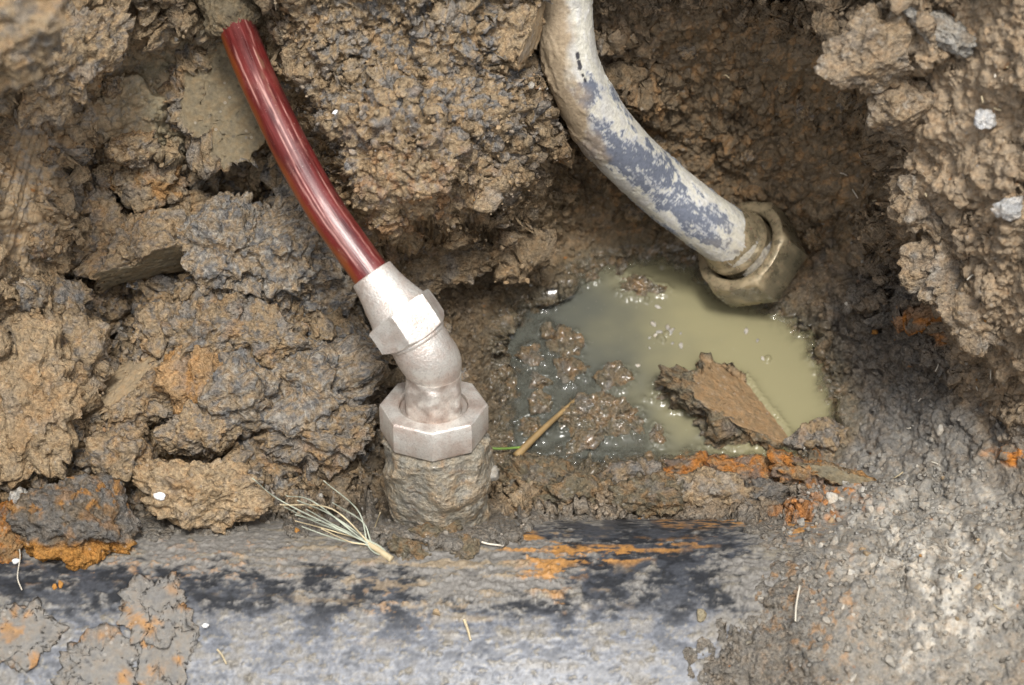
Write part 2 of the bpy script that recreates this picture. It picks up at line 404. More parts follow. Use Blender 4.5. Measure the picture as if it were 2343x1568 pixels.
# puddle: the ground dips under the water level
wp_ = plane_w(y0, Z0)
sdp = sdf_poly(POOL, x0 + 12 * wx2, y0 + 12 * wy2)
shal = ss(-30, 30, sdf_poly(SHAL, x0, y0))
dep = (0.040 * (1 - shal) + 0.0125 * shal) * ss(0, 70 - 40 * shal, sdp) + 0.003 * ss(0, 8, sdp)
isl = fbm2(x0 / 40, y0 / 40, 4, 91) * (0.0058 * shal + 0.0012)
Hpool = wp_ - dep + isl * ss(-40, 40, sdp)
k_in = ss(-22, 6, sdp)
H_out = np.maximum(H, wp_ + 0.0040 + 0.00016 * np.maximum(-sdp, 0) * (sdp > -160))
near = ss(-200, -60, sdp)
H = np.where(sdp > -200, (H * (1 - near) + H_out * near) * (1 - k_in) + Hpool * k_in, H)
disp *= 1 - near * (.40 + .33 * k_in)

# along the main pipe: soil below its skin in view, over it at the right end
pw = pipe_w(y0)
edge = 1800 + 60 * np.sin(y0 / 90.0) - 0.28 * (y0 - 1200)
cvx = x0 - edge + 55 * wx + 22 * wx2 + 14 * wy2
cover = ss(-130, 150, cvx)
cov2 = ss(24, -16, y0 - (1222 + 34 * wx + 16 * wx2 + 12 * wy2)) * (1 - .7 * ss(1180, 1300, x0) * ss(1720, 1600, x0))
stubm = blob(x0, y0, 995, 1212, 185, 48, 0, .4, .35, 77)
cov2 = np.maximum(cov2, stubm)
Hp = pw - 0.028 + .024 * ss(-190, -60, cvx) + .010 * ss(-60, 60, cvx) + .020 * ss(20, 260, cvx) + .0315 * cov2 * (1 - ss(-190, 0, cvx)) + .008 * stubm
over = ss(1186, 1204, y0 + 4 * wy) * (pw > -1)
left = ss(2050, 1850, x0)
H = H * (1 - over * left) + Hp * over * left
disp *= 1 - over * left * (.78 - .5 * ss(60, 320, cvx))
hid = (over * left > 0.99) & (cvx < -185) & (cov2 < .02)
H = np.where(hid, pw - 0.03, H); disp = np.where(hid, 0, disp)
# away from the view the pit opens to level ground
out = np.maximum.reduce([-x0 - 60, x0 - 2403, -y0 - 60, (y0 - 1700)])
ow = ss(0, 900, out)
gpl = plane_w(np.clip(y0, -3000, 4600), ZG)
H = H * (1 - ow) + np.minimum(gpl, 0.9) * ow + 0.03 * fbm2(x0 / 300, y0 / 300, 3, 17) * ow
NB = base_normals(H); NB[:, 2] += .35; NB /= np.linalg.norm(NB, axis=1)[:, None]
TERR = at(x0, y0, H) + NB * disp[:, None]              # pit frame
H = H + disp * np.clip(NB[:, 2], .3, 1)
cov_c = ss(-.012, .012, disp - .0)                      # proud or sunk, for strewing only

# ---- what the soil is, place by place
wc1 = fbm2(x0 / 70, y0 / 70, 5, 101, .6); wc2 = fbm2(sx / 26, sy / 26, 5, 111, .6); wc3 = fbm2(sx / 9, sy / 9, 3, 121, .6)
def B(cx, cy, rx, ry, rot=0, soft=.45, rag=.5): return blob(x0, y0, cx, cy, rx, ry, rot, soft, rag, int(cx + cy))
C = np.tile(GRND * 0.9, (len(x0), 1))
C = lay(C, TAN, ss(1500, 1150, x0 + 90 * wc1) * ss(1260, 1080, y0))
C = lay(C, OCH * .45 + TAN * .55, 0.36 * ss(0.15, 0.8, wc1) * ss(1500, 1100, x0) * ss(1200, 1000, y0))
C = lay(C, GREY, 0.85 * ss(-.05, 0.4, wc2 + .35 * wc3) * B(600, 800, 480, 420))
C = lay(C, GREY, 0.85 * ss(-.1, 0.4, wc2 + .35 * wc3) * B(1000, 180, 380, 300))
C = lay(C, GREY * .9, 0.7 * ss(0.05, 0.5, wc2 + .35 * wc3) * B(250, 300, 330, 330))
C = lay(C, BLUE * 1.1, 0.85 * ss(0.10, 0.36, wc2 * .7 + .6 * wc3) * (B(620, 620, 330, 240) + .7 * B(1050, 180, 300, 220) + .7 * B(660, 930, 250, 180)))
C = lay(C, OCH, 0.55 * ss(-.1, 0.6, wc2) * (B(930, 430, 130, 130) + .7 * B(330, 480, 110, 90)))
C = lay(C, OLIVE, 0.8 * B(480, 210, 120, 160, -15) + .5 * B(330, 240, 90, 120))
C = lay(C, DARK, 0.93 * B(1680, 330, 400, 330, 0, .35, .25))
C = lay(C, DARK * .82, 0.85 * B(1090, 800, 280, 230) + .5 * B(1330, 480, 140, 170))
C = lay(C, DARK * .6 + GREY * .12, 0.85 * B(900, 1000, 220, 190) * ss(700, 800, x0))
C = lay(C, OCH * .7 + DARK * .5, 0.45 * ss(.1, .6, wc2) * bw)
C = lay(C, GREY * .62, 0.8 * B(2060, 860, 170, 260, 25) + .55 * B(2130, 1080, 260, 160))
C = lay(C, GRND * 1.05, 0.8 * ss(2010, 2080, x0 - 0.28 * np.maximum(y0 - 400, 0) + 30 * wc1) * ss(1000, 850, y0))
C = lay(C, np.array([.262, .245, .212]), 0.92 * B(2080, 1370, 380, 330, 0, .3, .2) * ss(1650, 1850, x0))
C = lay(C, PALE * 1.12, 0.95 * ss(-.35, .3, wc1 + .3 * wc2) * (B(2190, 1330, 130, 190, -25) + .5 * B(2010, 1230, 90, 120)))
C = lay(C, np.array([.235, .22, .192]), ss(1150, 1210, y0) * .8 * ss(1950, 1700, x0))
C = lay(C, OCH * .8, .5 * ss(.25, .6, wc2 + .3 * wc3) * B(1850, 1400, 110, 170, 10))
C = lay(C, OLIVE * .62, 0.85 * ss(-80, -15, sdp))
C = lay(C, OCH * .35 + DARK * .6, 0.45 * ss(0.1, .6, wc2 + .1) * ss(-60, -5, sdp))
C = lay(C, RUST, 0.9 * ss(-.15, .4, wc2 + .3 * wc3) * (B(1700, 1075, 190, 38, -16, .4, .5) + B(1890, 1090, 110, 30, -25) + .8 * B(1840, 1180, 70, 30, 0)))
C = lay(C, RUST * 1.1, 0.95 * (B(2140, 745, 22, 40, 25) + B(2310, 1045, 40, 22)) * ss(-.3, .2, wc2))
C = lay(C, RUST, 0.7 * ss(.70, .85, pn2(x0 / 14, y0 / 14, 133)) * ss(.1, .3, wc1))
C = lay(C, OCH, 0.7 * ss(0, .5, wc2) * (B(20, 1230, 40, 70)))
C = lay(C, OLIVE * .5, .7 * ss(6, 40, sdp) * (1 - .6 * shal))
C *= (1 + 0.16 * wc3 + 0.10 * wc2)[:, None]
C = np.clip(C, 0.02, 0.9)
wetn = 0.10 + 0.38 * bw + 0.85 * ss(-60, -5, sdp) + 0.30 * B(1120, 840, 300, 260) + .2 * B(950, 1180, 500, 90) + .25 * wc2 * .5
wetn *= 1 - .8 * ss(1950, 2200, x0)
roughA = np.clip(0.2 + 0.8 * rough + .3 * big_r, 0, 1)

iy, ix = np.mgrid[0:sh[0]-1, 0:sh[1]-1]
b0 = (iy * sh[1] + ix).ravel()
quads = np.stack([b0 + sh[1], b0 + sh[1] + 1, b0 + 1, b0], 1)
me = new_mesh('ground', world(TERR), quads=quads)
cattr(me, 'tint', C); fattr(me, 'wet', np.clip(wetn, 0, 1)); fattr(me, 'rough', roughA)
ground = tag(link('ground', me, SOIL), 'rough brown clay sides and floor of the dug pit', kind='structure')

def ground_w(px, py):
    j = np.clip(np.searchsorted(gy, py), 1, len(gy) - 1); i = np.clip(np.searchsorted(gx, px), 1, len(gx) - 1)
    return H.reshape(sh)[j, i]

# ------------------------------------------------------------------ tubes
def tube(path, rad, nseg=96, frame_ref=(0, 0, 1), caps=True, closed_polar=None):
    """path (n,3) pit frame; rad (n,) or fn(i, theta)->r ; returns co, quads, s(length), theta"""
    path = np.asarray(path, float); n = len(path)
    T = np.gradient(path, axis=0); T /= np.linalg.norm(T, axis=1)[:, None]
    ref = np.asarray(frame_ref, float)
    Nn = ref[None] - (T @ ref)[:, None] * T; Nn /= np.linalg.norm(Nn, axis=1)[:, None]
    Bn = np.cross(T, Nn)
    th = np.arange(nseg) / nseg * 2 * np.pi
    R = rad if np.ndim(rad) == 2 else np.repeat(np.asarray(rad, float)[:, None], nseg, 1)
    co = path[:, None] + R[..., None] * (np.cos(th)[None, :, None] * Nn[:, None] + np.sin(th)[None, :, None] * Bn[:, None])
    co = co.reshape(-1, 3)
    i, j = np.mgrid[0:n-1, 0:nseg]; a = (i * nseg + j).ravel(); b = (i * nseg + (j + 1) % nseg).ravel()
    q = np.stack([a, b, b + nseg, a + nseg], 1)
    if caps:
        c0 = len(co); co = np.vstack([co, path[0], path[-1]])
        j = np.arange(nseg); jj = (j + 1) % nseg
        q = np.vstack([q, np.stack([np.full(nseg, c0), jj, j, np.full(nseg, c0)], 1), np.stack([np.full(nseg, c0+1), (n-1)*nseg + j, (n-1)*nseg + jj, np.full(nseg, c0+1)], 1)])
    s = np.concatenate([[0], np.cumsum(np.linalg.norm(np.diff(path, axis=0), axis=1))])
    sv = np.repeat(s, nseg); tv = np.tile(th, n)
    if caps: sv = np.append(sv, [s[0], s[-1]]); tv = np.append(tv, [0, 0])
    nor = (co - np.repeat(path, nseg, 0) if not caps else co[:-2] - np.repeat(path, nseg, 0))
    return co, q, sv, tv, nor
def quads_to_faces(me_q):      # degenerate caps (first == last) become tris through from_pydata
    return [tuple(dict.fromkeys(map(int, f))) for f in me_q]
def tube_obj(name, co, q, mat, parent=None, origin=None, angle=None):
    cw = world(co)
    origin = np.asarray(origin if origin is not None else cw.mean(0), float)
    me = bpy.data.meshes.new(name)
    me.from_pydata((cw - origin).tolist(), [], quads_to_faces(q)); me.update()
    me.polygons.foreach_set('use_smooth', np.ones(len(me.polygons), bool))
    if angle: me.set_sharp_from_angle(angle=math.radians(angle))
    po = np.array(parent.location) if parent is not None else np.zeros(3)
    return link(name, me, mat, parent, Vector(origin - po))
def spline(pts, n):
    """Catmull-Rom through pts, n samples spaced by arc length"""
    P = np.asarray(pts, float); P = np.vstack([2*P[0]-P[1], P, 2*P[-1]-P[-2]])
    out = []
    for k in range(1, len(P) - 2):
        t = np.linspace(0, 1, 40, endpoint=False)[:, None]
        a, b, c, d = P[k-1], P[k], P[k+1], P[k+2]
        out.append(0.5 * ((2*b) + (-a+c)*t + (2*a-5*b+4*c-d)*t**2 + (-a+3*b-3*c+d)*t**3))
    out = np.vstack(out + [P[-2][None]])
    s = np.concatenate([[0], np.cumsum(np.linalg.norm(np.diff(out, axis=0), axis=1))])
    q = np.linspace(0, s[-1], n)
    return np.stack([np.interp(q, s, out[:, k]) for k in range(3)], 1)
def ngon(n, R, theta, th0=0.0, rc=0.0):
    """radius of a regular n-gon with a corner at th0; corners trimmed at circle rc"""
    k = 2 * np.pi / n
    a = np.mod(theta - th0, k) - k / 2
    r = R * np.cos(k / 2) / np.cos(a)
    return np.minimum(r, rc) if rc else r
NS = 96
TH = np.arange(NS) / NS * 2 * np.pi

# ------------------------------------------------------------------ the big black main pipe
def build_main_pipe():
    m, nt, b = nmat('mud_smeared_black_plastic')
    g = N(nt, 'ShaderNodeNewGeometry'); pos = g.outputs['Position']
    mp = N(nt, 'ShaderNodeMapping'); mp.inputs['Scale'].default_value = (0.45, 1, 1); L(nt, pos, mp.inputs[0])
    n1 = N(nt, 'ShaderNodeTexNoise', Scale=360.0, Detail=4.0, Roughness=0.65); L(nt, pos, n1.inputs['Vector'])
    n2 = N(nt, 'ShaderNodeTexNoise', Scale=120.0, Detail=5.0, Roughness=0.6); L(nt, mp.outputs[0], n2.inputs['Vector'])
    mott = ramp(nt, n1.outputs[0], [(0.3, 0.7), (0.5, 1.0), (0.72, 1.25)])
    L(nt, mixc(nt, 1.0, attr(nt, 'tint', 'Color'), mott, 'MULTIPLY'), b.inputs['Base Color'])
    L(nt, ramp(nt, math_(nt, 'ADD', attr(nt, 'wet'), math_(nt, 'MULTIPLY', math_(nt, 'SUBTRACT', n2.outputs[0], .5), .5)), [(0.05, 0.85), (0.5, 0.46), (0.9, 0.34)]), b.inputs['Roughness'])
    h = math_(nt, 'ADD', math_(nt, 'MULTIPLY', n1.outputs[0], 0.5), n2.outputs[0])
    bp = N(nt, 'ShaderNodeBump', Distance=0.003); L(nt, h, bp.inputs['Height']); L(nt, math_(nt, 'MULTIPLY', attr(nt, 'rough'), 0.55), bp.inputs['Strength'])
    L(nt, bp.outputs[0], b.inputs['Normal'])
    us = np.concatenate([np.linspace(-1.1, -.42, 60)[:-1], np.linspace(-.42, .26, 680), np.linspace(.26, .6, 30)[1:]])
    th = np.concatenate([np.linspace(-200, -70, 12)[:-1], np.linspace(-70, -6, 40)[:-1], np.linspace(-6, 92, 205), np.linspace(92, 160, 8)[1:]])   # 0 = toward camera, 90 = away up the view
    U, A = np.meshgrid(us, np.radians(th)); shp = U.shape; u = U.ravel(); a = A.ravel()
    v = VC + RP * np.sin(a); w = WC + RP * np.cos(a)
    k = D / (D - w); px = CX + u / S * k; py = CY - v / S * k
    arc = a * RP / S                                   # layout units round the skin
    X, Y = px, -arc
    q1 = fbm2(X / 90, Y / 60, 5, 201, .6); q2 = fbm2(X / 34, Y / 18, 4, 205, .6); q3 = fbm2(X / 10, Y / 9, 3, 209, .6)
    swirl = fbm2(X / 150 + .8 * q1, Y / 28, 4, 215)
    def Bp(cx, cy, rx, ry, rot=0, soft=.5, rag=.6): return blob(px, py, cx, cy, rx, ry, rot, soft, rag, int(cx + cy), 55.0)
    mud = np.clip(0.42 + 0.55 * q1 + .25 * q2, 0, 1)
    mud = mud + 0.75 * ss(1330, 1230, py) * ss(1200, 950, px) + .6 * ss(900, 1000, px) * ss(1350, 1250, px) * ss(1420, 1330, py)
    mud += .8 * ss(1560, 1800, px + 40 * q1)
    blk = np.clip(Bp(400, 1350, 330, 35, -7) * .62 + .7 * Bp(120, 1340, 170, 45, -8) + Bp(1560, 1240, 300, 45, 0) + Bp(1560, 1330, 70, 100, 15) + Bp(1380, 1330, 70, 35, 10)
                  + Bp(1300, 1218, 220, 18) + .6 * Bp(1580, 1390, 260, 22, 3) + .5 * Bp(900, 1345, 130, 25, -20), 0, 1)
    blk *= ss(-.45, .35, q1 + .6 * swirl + .35 * q3) * .92
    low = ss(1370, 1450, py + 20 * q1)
    mudf = np.clip(mud - 1.1 * blk - 0.38 * low * ss(1750, 1600, px), 0, 1)
    T = np.tile(np.array([0.016, 0.018, 0.022]), (len(u), 1))
    strk = fbm2(X / 260, Y / 20, 5, 231, .6)
    sheen_film = np.array([0.158, 0.170, 0.196])  # thin mud film with the bluish sky sheen painted into its colour
    T = lay(T, sheen_film, np.clip((0.25 + .5 * low) * ss(-.5, .3, q1 + .5 * q2) + .55 * low + .2 * strk * low, 0, .95))
    T = lay(T, np.array([.185, .174, .156]), ss(0.12, 0.75, mudf + .20 * q2 + .16 * q3))
    T = lay(T, OLIVE * .9, .5 * ss(.1, .6, swirl) * mudf)
    T = lay(T, TAN * .8, .55 * ss(.25, .6, swirl + .3 * q1) * Bp(1000, 1300, 330, 130))
    T = lay(T, OCH * .95, np.clip(ss(-.15, .35, swirl + .3 * q2) * (Bp(1220, 1255, 140, 28, -6) + Bp(1250, 1320, 55, 50, -30) + .8 * Bp(1450, 1262, 160, 22, 5)) + .9 * ss(-.2, .3, q2) * (Bp(1700, 1185, 170, 18, 4) + Bp(1840, 1200, 50, 40)), 0, .92))
    T = lay(T, OCH, .7 * ss(.3, .6, q2) * (.5 * Bp(400, 1290, 300, 40) + .5 * Bp(900, 1390, 90, 30, -20)))
    T = lay(T, OLIVE * .8, .6 * ss(.25, .85, q2 + .7 * q3) * low)
    T = lay(T, np.array([.200, .184, .155]), .60 * ss(-.1, .55, q1 + .5 * strk) * low)
    T = lay(T, np.array([.05, .054, .064]), .28 * ss(.15, .6, -strk - .3 * q1) * low)
    T *= (1 + .2 * q3)[:, None]
    lump = ss(.35, .75, q2 + .25 * q3)
    disp = 0.0024 * mudf * (0.8 + q2) + 0.0022 * lump * (.3 + mudf) + .0009 * q3 * (.4 + mudf) + .0025 * np.clip(swirl, -.4, .6) * mudf
    f1, f2, rr = wor2(X / 26, Y / 24, 219)
    disp += .0035 * dome(f1, .42) * (rr > .72) * (.25 + .75 * ss(.2, .6, mudf))
    f1, f2, rr = wor2(X / 11, Y / 11, 221); disp += .0016 * dome(f1, .5) * (rr > .5) * (.3 + .7 * ss(.1, .6, mudf))
    disp = disp * (.10 + .5 * np.clip(np.cos(a), 0, 1) ** 1.5) * (1 - .45 * low)
    v = VC + (RP + disp) * np.sin(a); w = WC + (RP + disp) * np.cos(a)
    cw = world(np.stack([u, v, w], 1))
    i, j = np.mgrid[0:shp[0]-1, 0:shp[1]-1]; b0 = (i * shp[1] + j).ravel()
    q = np.stack([b0, b0 + 1, b0 + shp[1] + 1, b0 + shp[1]], 1)
    o = obj_at('main_pipe', cw, m, quads=q, origin=world([0, VC, WC]))
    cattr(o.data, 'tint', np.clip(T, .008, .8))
    wet = .26 + .28 * low * (1 - .5 * mudf) + .25 * blk * (1 - mudf) + .25 * q2 * .5 + .15 * ss(850, 1100, px) * ss(1500, 1300, px)
    fattr(o.data, 'wet', np.clip(wet, 0, 1)); fattr(o.data, 'rough', np.clip(.06 + .5 * mudf + .35 * lump, 0, 1))
    tag(o, 'thick black plastic main pipe smeared with mud along the bottom', 'pipe')
    return o
build_main_pipe()
def mp_point(px, py, off=0.0):
    w = float(pipe_w(np.array(float(py)))) + off
    return at(px, py, w)

# ------------------------------------------------------------------ red coated copper pipe
RED = [(462,-330,.060),(482,-200,.058),(508,-70,.054),(521,0,.063),(541,60,.070),(580,160,.082),(627,262,.093),(681,370,.102),(742,476,.110),(800,560,.114),(862,645,.116),(880,668,.116)]
def build_red_pipe():
    m, nt, b = nmat('scratched_red_coating')
    tc = attr(nt, 'tc', 'Vector')
    def noise(sx, sy, detail=3.0, rough=.6):
        mp = N(nt, 'ShaderNodeMapping'); mp.inputs['Scale'].default_value = (sx, sy, 1); L(nt, tc, mp.inputs[0])
        n = N(nt, 'ShaderNodeTexNoise', Scale=1.0, Detail=detail, Roughness=rough); L(nt, mp.outputs[0], n.inputs['Vector']); return n.outputs[0]
    fine = noise(25, 900); mid = noise(30, 160); spk = noise(700, 700, 2.0)
    c = mixc(nt, ramp(nt, mid, [(.35, 0.0), (.65, 1.0)]), (0.066, 0.008, 0.008), (0.145, 0.017, 0.015))
    c = mixc(nt, math_(nt, 'MULTIPLY', ramp(nt, fine, [(.54, 0.0), (.72, 1.0)]), .35), c, (0.26, 0.075, 0.065))
    c = mixc(nt, math_(nt, 'MULTIPLY', attr(nt, 'scr'), .9), c, (0.52, 0.27, 0.23))
    dust = noise(45, 45, 5.0, .7)
    c = mixc(nt, math_(nt, 'MULTIPLY', ramp(nt, dust, [(.52, 0.0), (.76, 1.0)]), .30), c, (0.36, 0.16, 0.13))
    c = mixc(nt, math_(nt, 'MULTIPLY', attr(nt, 'amber'), .8), c, (0.26, 0.07, 0.010))
    c = mixc(nt, math_(nt, 'MULTIPLY', ramp(nt, spk, [(.66, 0.0), (.72, 1.0)]), .5), c, (0.5, 0.36, 0.30))
    smear = noise(16, 70, 5.0, .65)
    c = mixc(nt, math_(nt, 'MULTIPLY', ramp(nt, smear, [(.60, 0.0), (.74, 1.0)]), .6), c, (0.26, 0.17, 0.10))
    L(nt, c, b.inputs['Base Color'])
    L(nt, ramp(nt, math_(nt, 'ADD', math_(nt, 'MULTIPLY', mid, .5), math_(nt, 'MULTIPLY', fine, .5)), [(.3, .23), (.7, .43)]), b.inputs['Roughness'])
    b.inputs['Specular IOR Level'].default_value = 0.7
    bp = N(nt, 'ShaderNodeBump', Strength=0.25, Distance=0.001); L(nt, fine, bp.inputs['Height']); L(nt, bp.outputs[0], b.inputs['Normal'])
    P = spline([at(*p) for p in RED], 340)
    co, q, s, t, nor = tube(P, np.full(340, .0134) + .00015 * np.sin(np.arange(340) / 17.0), NS)
    o = tube_obj('copper_pipe', co, q, m)
    tt = np.mod(t + np.pi, 2*np.pi) - np.pi
    vattr(o.data, 'tc', np.stack([s, tt * .0134, np.zeros_like(s)], 1))
    scr = np.zeros_like(s)
    for (c0, amp, wd, ph) in ((.30, .18, .045, 0), (.12, .3, .03, 3.3), (-.15, .35, .028, 5.1), (.05, .2, .022, 2), (-.35, .25, .022, 4), (-.75, .1, .03, 1)):
        line = c0 + amp * np.sin(s * 9 + ph) + .03 * pn2(s * 120, s * 0 + ph, 3)
        on = ss(-.25, .25, pn2(s * 22, s * 0 + ph * 3.3, 5))
        scr = np.maximum(scr, np.exp(-((tt - line) / wd) ** 2) * on)
    fattr(o.data, 'scr', scr)
    fattr(o.data, 'amber', ss(.65, 1.15, tt + .25 * pn2(s * 30, s * 0, 8)) * .85)   # left flank and right flank
    tag(o, 'red coated copper pipe bent down to the silver elbow fitting', 'pipe')
    # muddy top end
    rg = np.random.RandomState(3)
    P2 = spline([at(*p) for p in [(504,-90,.052),(521,0,.063),(546,76,.0718)]], 60)
    th = np.tile(TH, 60).reshape(60, NS); sl = np.linspace(0, 1, 60)[:, None]
    p3 = np.stack([np.cos(th) * 1.3, np.sin(th) * 1.3, np.repeat(sl * 4, NS, 1)], -1).reshape(-1, 3)
    n_ = fbm3(p3, 4, 5).reshape(60, NS); n2 = fbm3(p3 * 5, 4, 7).reshape(60, NS)
    R = (.0212 + .0034 * n_ + .0020 * n2) * (1 - .42 * ss(.90, 1.0, sl + .09 * n2 + .08 * n_))
    co, q, s, t, nor = tube(P2, R, NS)
    mo = tube_obj('mud_sleeve', co, q, SOIL, o, None)
    nn = len(co)
    c_ = np.tile(OLIVE * .42 + TAN * .25, (nn, 1)) * (1 + .2 * np.append(n2.ravel(), [0, 0]))[:, None]
    cattr(mo.data, 'tint', c_); fattr(mo.data, 'wet', np.full(nn, .2)); fattr(mo.data, 'rough', np.full(nn, .7))
    # split rim of the coating: short torn teeth
    return o
build_red_pipe()

# ------------------------------------------------------------------ silver cast fitting
def cast_material(name, base, warm, dirt=0.0):
    m, nt, b = nmat(name)
    g = N(nt, 'ShaderNodeNewGeometry'); pos = g.outputs['Position']
    n1 = N(nt, 'ShaderNodeTexNoise', Scale=900.0, Detail=2.0, Roughness=0.6); L(nt, pos, n1.inputs['Vector'])
    n2 = N(nt, 'ShaderNodeTexNoise', Scale=55.0, Detail=5.0, Roughness=0.65); L(nt, pos, n2.inputs['Vector'])
    n3 = N(nt, 'ShaderNodeTexNoise', Scale=420.0, Detail=3.0, Roughness=0.6); L(nt, pos, n3.inputs['Vector'])
    c = mixc(nt, ramp(nt, n2.outputs[0], [(.42, 0.0), (.68, 1.0)]), base, warm)
    pit = ramp(nt, n1.outputs[0], [(.28, 0.72), (.45, 1.0), (.7, 1.06)])
    c = mixc(nt, 1.0, c, pit, 'MULTIPLY')
    c = mixc(nt, math_(nt, 'MULTIPLY', ramp(nt, n3.outputs[0], [(.62, 0.0), (.76, 1.0)]), .22), c, (0.30, 0.22, 0.17))
    c = mixc(nt, attr(nt, 'grime_dark'), c, (0.20, 0.13, 0.095))
    L(nt, c, b.inputs['Base Color'])
    b.inputs['Metallic'].default_value = 0.55
    L(nt, ramp(nt, n3.outputs[0], [(.3, .32), (.7, .55)]), b.inputs['Roughness'])
    h = math_(nt, 'ADD', n1.outputs[0], math_(nt, 'MULTIPLY', n3.outputs[0], 1.2))
    bp = N(nt, 'ShaderNodeBump', Strength=0.34, Distance=0.0015); L(nt, h, bp.inputs['Height']); L(nt, bp.outputs[0], b.inputs['Normal'])
    return m
CAST = cast_material('sand_cast_silver_metal', (0.75, 0.72, 0.665), (0.60, 0.49, 0.42))
AX = np.array([0.0, 0.848, 0.530])
BC = np.array([UB, -0.271, -0.06])
def axp(t, du=0.0): return BC + AX * t
def rings(prof, n_between=3):
    """prof: list of (pos, fn(theta)->r) -> path positions & radius grid"""
    return [p for p, _ in prof], np.stack([f for _, f in prof])

fit = thing('elbow_fitting', 'silver cast metal elbow fitting with large octagonal union nut under red pipe', 'pipe fitting', Vector(world(axp(.243))))
def build_fitting():
    O = np.array(fit.location)
    # --- octagonal union nut: outer skin, top face, bore
    oc = lambda R, rc=0: ngon(8, R, TH, 0.0, rc)
    prof = [(.2425, np.full(NS, .031)), (.2430, oc(.0375)), (.2440, oc(.0388)), (.2455, oc(.0394)), (.2650, oc(.0394)), (.2668, oc(.0388)), (.2677, oc(.0375)),
            (.2680, np.full(NS, .0315)), (.2677, np.full(NS, .0262)), (.2667, np.full(NS, .0250)), (.2580, np.full(NS, .0245)), (.2570, np.full(NS, .016))]
    # resample long sides
    path = np.stack([axp(t) for t, _ in prof]); R = np.stack([r for _, r in prof])
    co, q = ring_mesh(path, R, AX)
    nut = tube_obj('union_nut', co, q, CAST, fit, O, 24)
    p = co @ np.array([1, 0, 0])
    tcoord = (co - BC) @ AX
    gr = .55 * ss(.2652, .260, tcoord) * (np.hypot(co[:, 0] - UB, 0) < 1) * (np.linalg.norm(co - (BC + tcoord[:, None] * AX), axis=1) < .0256)
    gr = gr + .30 * ss(.256, .243, tcoord) * ss(-.3, .5, fbm3(co * 60, 3, 4)) + .35 * ss(.2667, .2679, tcoord) * ss(-.1, .4, fbm3(co * 45, 3, 6))
    fattr(nut.data, 'grime_dark', np.clip(gr, 0, .9))
    # --- tail with flats, elbow, bead, hexagon, sleeve along one bent axis
    pts = [axp(.250), axp(.275), axp(.300), at(972,806,.1085), at(950,768,.1135), at(925,730,.116), at(890,684,.1165), at(850,627,.1165)]
    P = spline(pts, 400)
    s = np.concatenate([[0], np.cumsum(np.linalg.norm(np.diff(P, axis=0), axis=1))])
    # projected row -> arc position
    k = D / (D - P[:, 2]); py = CY - P[:, 1] / S * k
    def s_at(y): return float(np.interp(-y, -py, s))
    def piece(name, s0, s1, prof, n=60, ang=30, th0=0.0, grime_dark=0.0):
        ps = np.linspace(0, 1, n); path = np.stack([np.interp(s0 + (s1 - s0) * ps, s, P[:, j]) for j in range(3)], 1)
        R = np.stack([prof(x) for x in ps])
        co, q, ss_, tt, _ = tube(path, R, NS)
        o = tube_obj(name, co, q, CAST, fit, O, ang)
        p3 = co * 90
        fattr(o.data, 'grime_dark', np.clip(grime_dark * ss(-.2, .6, fbm3(p3, 4, len(name))) + 0, 0, 1))
        return o
    sa, sb, sc_, sd_, se_ = s_at(905), s_at(852), s_at(772), s_at(748), s_at(712)
    # tail: hexagon flats low down fading to round
    def tailp(x):
        h = ngon(6, .0228, TH, math.radians(0), .0217); r = np.full(NS, .0198)
        f = ss(.80, .95, x); rr = h * (1 - f) + r * f
        return rr * (1 + .05 * np.exp(-((x - .2) / .05) ** 2))
    piece('tail', 0.0, sb, tailp, 70, 25, grime_dark=.55)
    wco, wq = ring_mesh(np.stack([axp(t) for t in (.256, .2638, .2648, .2648, .2638)]), np.stack([np.full(NS, r) for r in (.0246, .0246, .0240, .0212, .0200)]), AX)
    wo = tube_obj('seat_ring', wco, wq, CAST, fit, O, 30); fattr(wo.data, 'grime_dark', np.full(len(wco), .4))
    def elb(x): return np.full(NS, .0195 + .0012 * ss(0, .25, x) + .0006 * math.sin(x * 3.1)) * (1 + .012 * np.exp(-((np.mod(TH - 2.2 + np.pi, 2*np.pi) - np.pi) / .05) ** 2))
    piece('elbow', sb - .001, sc_, elb, 90, 40, grime_dark=.10)
    piece('bead', sc_ - .0014, sc_ + .0022, lambda x: np.full(NS, .0208 + .0013 * math.sqrt(max(0, 1 - (2*x-1)**2))), 14, 60)
    hexr = lambda R, rc=0: ngon(6, R, TH, math.radians(-11.25), rc)
    def hexp(x):
        c = .0012
        r = hexr(.0277)
        if x < .12: r = np.minimum(r, .0212 + (x / .12) * .0060)
        if x > .95: r = np.minimum(r, .0277 - (x - .95) / .05 * .0018)
        return r
    piece('hexagon', sc_ + .001, se_, hexp, 60, 22, grime_dark=.18)
    def slv(x):
        r = .0218 - .0058 * ss(0, 1, x) ** .8 
        r += .0020 * math.exp(-x / .06)
        if x > .97: r -= .0008 * ((x - .97) / .03) ** 2
        return np.full(NS, r)
    piece('sleeve', se_ - .001, s[-1] + 0, slv, 80, 40, grime_dark=.14)
def ring_mesh(path, R, axis):
    """like tube, but with a fixed axis (rings may step back along it); open ends"""
    ax = np.asarray(axis, float); ax = ax / np.linalg.norm(ax)
    ref = np.array([0, 0, 1.0]); Nn = ref - (ref @ ax) * ax; Nn /= np.linalg.norm(Nn); Bn = np.cross(ax, Nn)
    n = len(path)
    co = (path[:, None] + R[..., None] * (np.cos(TH)[None, :, None] * Nn + np.sin(TH)[None, :, None] * Bn)).reshape(-1, 3)
    i, j = np.mgrid[0:n-1, 0:NS]; a = (i * NS + j).ravel(); b = (i * NS + (j + 1) % NS).ravel()
    return co, np.stack([a, b, b + NS, a + NS], 1)
build_fitting()

